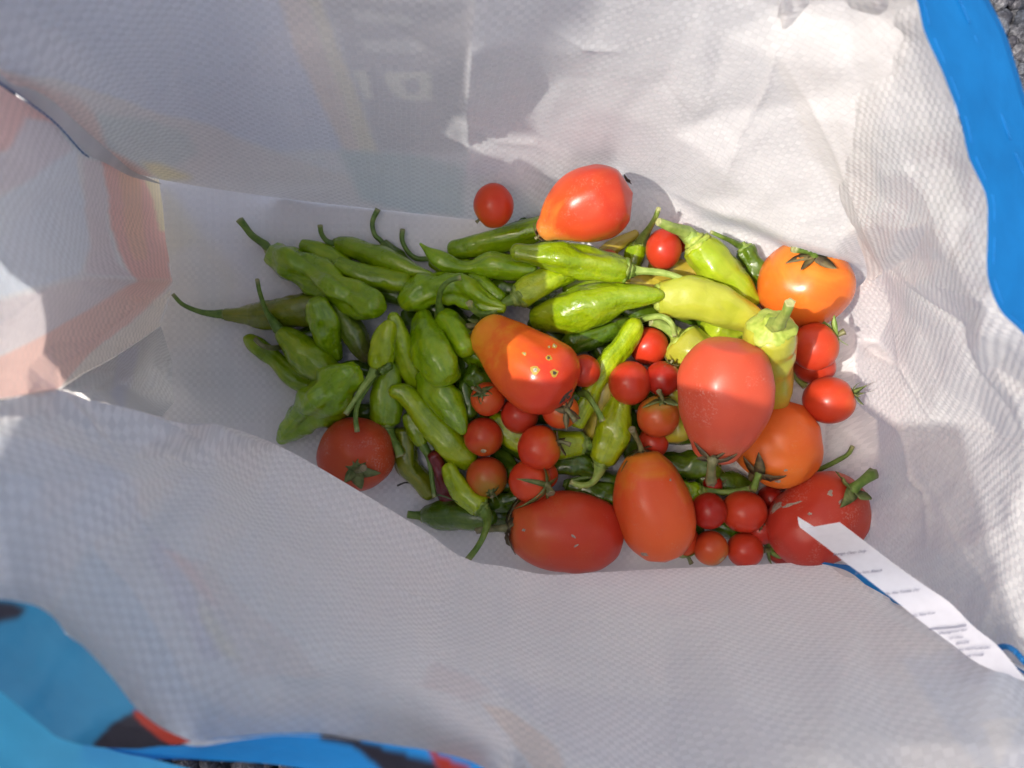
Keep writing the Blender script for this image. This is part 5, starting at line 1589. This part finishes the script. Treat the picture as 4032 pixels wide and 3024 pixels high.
tomato("tomato", "tomato", "upright oval orange-red tomato at the front with looping dry calyx on top", T5m, [(2540, 1850, 92), (2552, 1910, 128), (2572, 1985, 151), (2590, 2055, 150), (2600, 2110, 118)], cal=1, group=GT, calsize=78, curl=1.1, cap0=.92, cap1=.9, squeeze=.72, stalk=(2487, 1690, .012), calmat=D1, sw=.11, nsep=6, stalk_r=.0018, lump=.03)
tomato("tomato", "tomato", "muddy red tomato in the lower right corner under the label, stout green stalk", T9m, [(3330, 1965, 108), (3290, 1992, 138), (3225, 2040, 168), (3160, 2090, 150), (3130, 2115, 118)], cal=1, group=GT, calsize=72, curl=.5, cap0=.62, cap1=.85, squeeze=.72, stalk=(3436, 1866, .014), calmat=D2, sw=.30, stalk_r=.0032, calup=.9, stm=S1, calpx=(3352, 1930))
tomato("tomato", "tomato", "large dusty heart-shaped pinkish tomato, topmost on the right", T6m, [(2818, 1768, 92), (2830, 1718, 108), (2850, 1640, 154), (2855, 1545, 184), (2862, 1480, 172), (2872, 1420, 96), (2880, 1386, 48)], cal=1, group=GT, calsize=68, curl=.45, cap0=.55, cap1=.85, squeeze=.70, stalk=(2800, 1895, .0), calmat=D1, sw=.16, stalk_r=.0030, lump=.03, calup=.1, nsep=7, calpx=(2806, 1806))
tomato("tomato", "tomato", "big yellow-shouldered pear-shaped tomato at the centre of the heap", T2m, [(1934, 1322, 90), (1974, 1354, 104), (2035, 1408, 132), (2105, 1462, 153), (2138, 1486, 156)], cal=1, group=GT, calsize=74, curl=.9, cap0=.82, cap1=.9, squeeze=.70, stalk=(1840, 1290, -.004), calmat=D2, sw=.16, lump=.03)
che("orange-red cherry tomato alone against the back wall", TO, 1944, 810, 80, 87, (1884, 872), calsize=36, curl=-.1, pole_dir=(-.75, -.62, -.2), zfix=.045)
tomato("tomato", "tomato", "big pear-shaped red tomato resting against the back wall, orange neck at lower left", T1m, [(2156, 900, 50), (2186, 876, 66), (2240, 842, 106), (2312, 808, 146), (2358, 797, 148)], cal=1, group=GT, calsize=38, curl=.1, cap0=.9, cap1=.92, squeeze=.72, lump=.03, calup=-.3, dent0=.05, zends=(.050, .058))
shi("long sunlit green pepper on top with a bent bulb end and straight pale stalk", G6, [(2455, 1062, 52), (2400, 1052, 60), (2296, 1029, 62), (2183, 1009, 55), (2092, 1000, 38), (2040, 992, 36)], [(2490, 1064, 24), (2530, 1066, 15), (2600, 1073, 13), (2660, 1088, 11), (2705, 1108, 11)], lump=.14, lobes=.22, calsize=.8, stm=S2, rise=.004, nl=4)

# blemishes: corky pits, scabs and dried mud lying on the skins
bpy.context.view_layer.update()
dgb = bpy.context.evaluated_depsgraph_get()
pit_ring = plain("corky_ring", (.42, .27, .03), .6, .2, 900)
pit_core = plain("corky_pit", (.42, .38, .28), .8, .4, 900)
scab = plain("dark_scab", (.07, .045, .03), .8, .5, 700, .5)
mud = plain("dried_mud", (.30, .25, .20), .9, .3, 900, .6)


def blotch(name, px, py, rx, ry, rot, mat, seed, rough=.25, lift=.00012):
    rr = random.Random(seed)
    d0 = Vector(((px - 2016) * K, -(py - 1512) * K, -1)).normalized()
    ok, loc, nn, _i, host, _m = scene.ray_cast(dgb, Vector((0, 0, H)), d0)
    if not ok:
        return
    pts = [(0, 0)]
    seg = 22
    for q in (.55, 1.0):
        for k in range(seg):
            a = 2 * math.pi * k / seg
            f_ = q * (1 + rough * (noise.noise(Vector((math.cos(a) * 1.5 + seed, math.sin(a) * 1.5, seed))) * 2))
            x_, y_ = math.cos(a) * rx * f_, math.sin(a) * ry * f_
            pts.append((x_ * math.cos(rot) - y_ * math.sin(rot), x_ * math.sin(rot) + y_ * math.cos(rot)))
    vs = []
    for i_, (x_, y_) in enumerate(pts):
        d = Vector(((px + x_ - 2016) * K, -(py + y_ - 1512) * K, -1)).normalized()
        ok, l2, n2, _i, h2, _m = scene.ray_cast(dgb, Vector((0, 0, H)), d)
        if not ok or h2 != host:
            l2, n2 = loc, nn
        edge_ = i_ > seg
        vs.append(l2 + n2 * (lift * (.2 if edge_ else 1)))
    fs = [(0, 1 + k, 1 + (k + 1) % seg) for k in range(seg)] + [(1 + k, 1 + seg + k, 1 + seg + (k + 1) % seg, 1 + (k + 1) % seg) for k in range(seg)]
    o_ = link_mesh(name, vs, fs, mat, None)
    hb = host
    par = bpy.data.objects[hb.name]
    o_.parent = par
    o_.matrix_parent_inverse = par.matrix_world.inverted()


for bx, by, r_ in ((2065, 1393, 9), (2183, 1362, 11), (2162, 1366, 6), (2160, 1409, 13), (2107, 1457, 19), (2184, 1469, 17)):
    blotch("corky_ring", bx, by, r_, r_ * .8, .4, pit_ring, bx % 13, lift=.00010)
    blotch("corky_pit", bx, by, r_ * .5, r_ * .42, .9, scab if bx == 2184 or bx == 2160 else pit_core, by % 11, lift=.00030)
blotch("scab", 2235, 1560, 14, 36, .75, scab, 5, .4)
blotch("scab", 2470, 706, 6, 20, -.7, scab, 6, .4)
blotch("scab", 2106, 1946, 6, 10, .4, scab, 8, .4)
for bx, by, a_, b_, rt in ((1321, 1722, 13, 8, .3), (1345, 1706, 9, 5, -.5), (1408, 1738, 8, 5, .6), (1490, 1770, 7, 12, 0), (1385, 1695, 26, 4, -.2)):
    blotch("mud_fleck", bx, by, a_, b_, rt, mud, bx % 17, .45)
for bx, by, a_, b_, rt in ((3058, 1996, 12, 24, .8), (3270, 1942, 13, 10, 0), (3120, 1985, 40, 6, -.3), (3310, 1975, 5, 12, .7), (3330, 1960, 4, 11, .7), (3190, 2023, 8, 6, 0), (3061, 1893, 14, 7, .3), (3095, 1852, 7, 5, 0)):
    blotch("mud_fleck", bx, by, a_, b_, rt, mud, by % 19, .45)
for bx, by, a_, b_, rt in ((2256, 2110, 9, 5, .6), (2270, 2148, 10, 4, -.5), (2062, 2088, 7, 5, 0), (2536, 2182, 16, 5, .3), (2640, 1890, 5, 4, 0), (3210, 1185, 6, 4, 0), (3100, 1095, 4, 4, 0), (3058, 1100, 4, 4, 0)):
    blotch("scuff", bx, by, a_, b_, rt, mud, by % 23, .4)


def bit(name, label, cat, pts, r, mat):
    P = [unp(a, b, c) for a, b, c in pts]
    P = [Vector(v) for v in catmull([list(v) for v in P], 14)]
    v, f_ = tube(P, [r * (1 - .5 * i / 13) for i in range(14)], 6)
    o_ = link_mesh(name, v, f_, mat)
    o_["label"] = label
    o_["category"] = cat


twig_m = plain("dry_twig", (.05, .045, .03), .8, .3, 500)
bit("dry_twig", "dark wispy dry twig on the white floor below the olive pepper", "twig", [(1565, 1912, .003), (1600, 1900, .006), (1640, 1912, .006), (1672, 1922, .003)], .0006, twig_m)
bit("dry_twig", "tiny brown splinter on the floor below the right-hand cherry tomatoes", "twig", [(3312, 1696, .002), (3322, 1676, .003), (3332, 1658, .002)], .0004, twig_m)
bit("dry_twig", "thin dark thread of stalk across the deep red pepper", "twig", [(1722, 1948, .036), (1760, 1958, .038), (1803, 1978, .036)], .0005, S_scar and plain("green_twig", (.06, .10, .03), .7))
print("heap", max(s[2] for s in SPH), len(SPH))
# ---------------------------------------------------------------- added unseen screen left of the bag, cut to cast shade on the heap
SX = -.34


bpy.context.view_layer.update()
dg_ = bpy.context.evaluated_depsgraph_get()


def surface_height(dx, dy, fallback):
    d = Vector(((dx - 1106) * KD, -(dy - 829.5) * KD, -1)).normalized()
    ok, loc, *_r = scene.ray_cast(dg_, Vector((0, 0, H)), d)
    return loc.z if ok else fallback


def shade_source(dx, dy, z):
    z = surface_height(dx, dy, z)
    x, y = (dx - 1106) * KD * (H - z), -(dy - 829.5) * KD * (H - z)
    k = (x - SX) / travel.x
    return (y - travel.y * k, z - travel.z * k)


sky_line = [shade_source(*p) for p in ((2212, 1400, .19), (2075, 925, .105), (1951, 928, .06), (1790, 872, .05), (1560, 842, .11), (1240, 818, .10), (1082, 812, .10), (985, 745, .10), (985, 690, .10),
                                       (1118, 606, .09), (1112, 545, .10), (1150, 440, .04), (1195, 415, .02), (1060, 340, .065), (1000, 328, .082), (962, 290, .095), (990, 250, .108),
                                       (1160, 290, .088), (1030, 215, .128), (1050, 190, .137), (1160, 200, .125), (1200, 120, .158), (1290, 0, .19))]
first, last = sky_line[0], sky_line[-1]
outline = [(-.32, 1.04), (first[0] - .03, 1.04)] + sky_line + [(last[0] + .012, .80), (.30, .80)]
screen = empty("shade_screen", (SX, 0, -.014), "added unseen board screen beside the bag, notched to cast shade on the heap", "screen")
board_m = plain("shade_screen_board", (.70, .68, .64), .85, .3, 60, .4)  # added boards, kept pale to bounce light into the bag
edges_y = [-.32, -.21, -.12, -.03, .09, .20, .30]
for y0, y1 in zip(edges_y[:-1], edges_y[1:]):
    def clip(poly, yc, keep_greater):
        res = []
        for a, b in zip(poly, poly[1:] + poly[:1]):
            ia, ib = (a[0] >= yc) == keep_greater, (b[0] >= yc) == keep_greater
            if ia:
                res.append(a)
            if ia != ib:
                t_ = (yc - a[0]) / (b[0] - a[0])
                res.append((yc, a[1] + t_ * (b[1] - a[1])))
        return res
    poly = clip(clip(outline + [(.30, .10), (-.32, .10)], y0 + .0004, True), y1 - .0004, False)
    k_ = len(poly)
    vs = [(SX, a, b) for a, b in poly] + [(SX - .012, a, b) for a, b in poly]
    fs = [tuple(range(k_)), tuple(range(k_, 2 * k_))[::-1]] + [(i_, (i_ + 1) % k_, k_ + (i_ + 1) % k_, k_ + i_) for i_ in range(k_)]
    link_mesh("shade_plank", vs, fs, board_m, screen, smooth=False)


for py_ in (-.30, .28):
    e_ = [(SX - .013, py_ - .02, -.014), (SX - .013, py_ + .02, -.014), (SX - .053, py_ + .02, -.014), (SX - .053, py_ - .02, -.014)]
    vs = e_ + [(a, b, .75) for a, b, c in e_]
    link_mesh("shade_post", vs, [(3, 2, 1, 0), (4, 5, 6, 7), (0, 1, 5, 4), (1, 2, 6, 5), (2, 3, 7, 6), (3, 0, 4, 7)], board_m, screen, smooth=False)
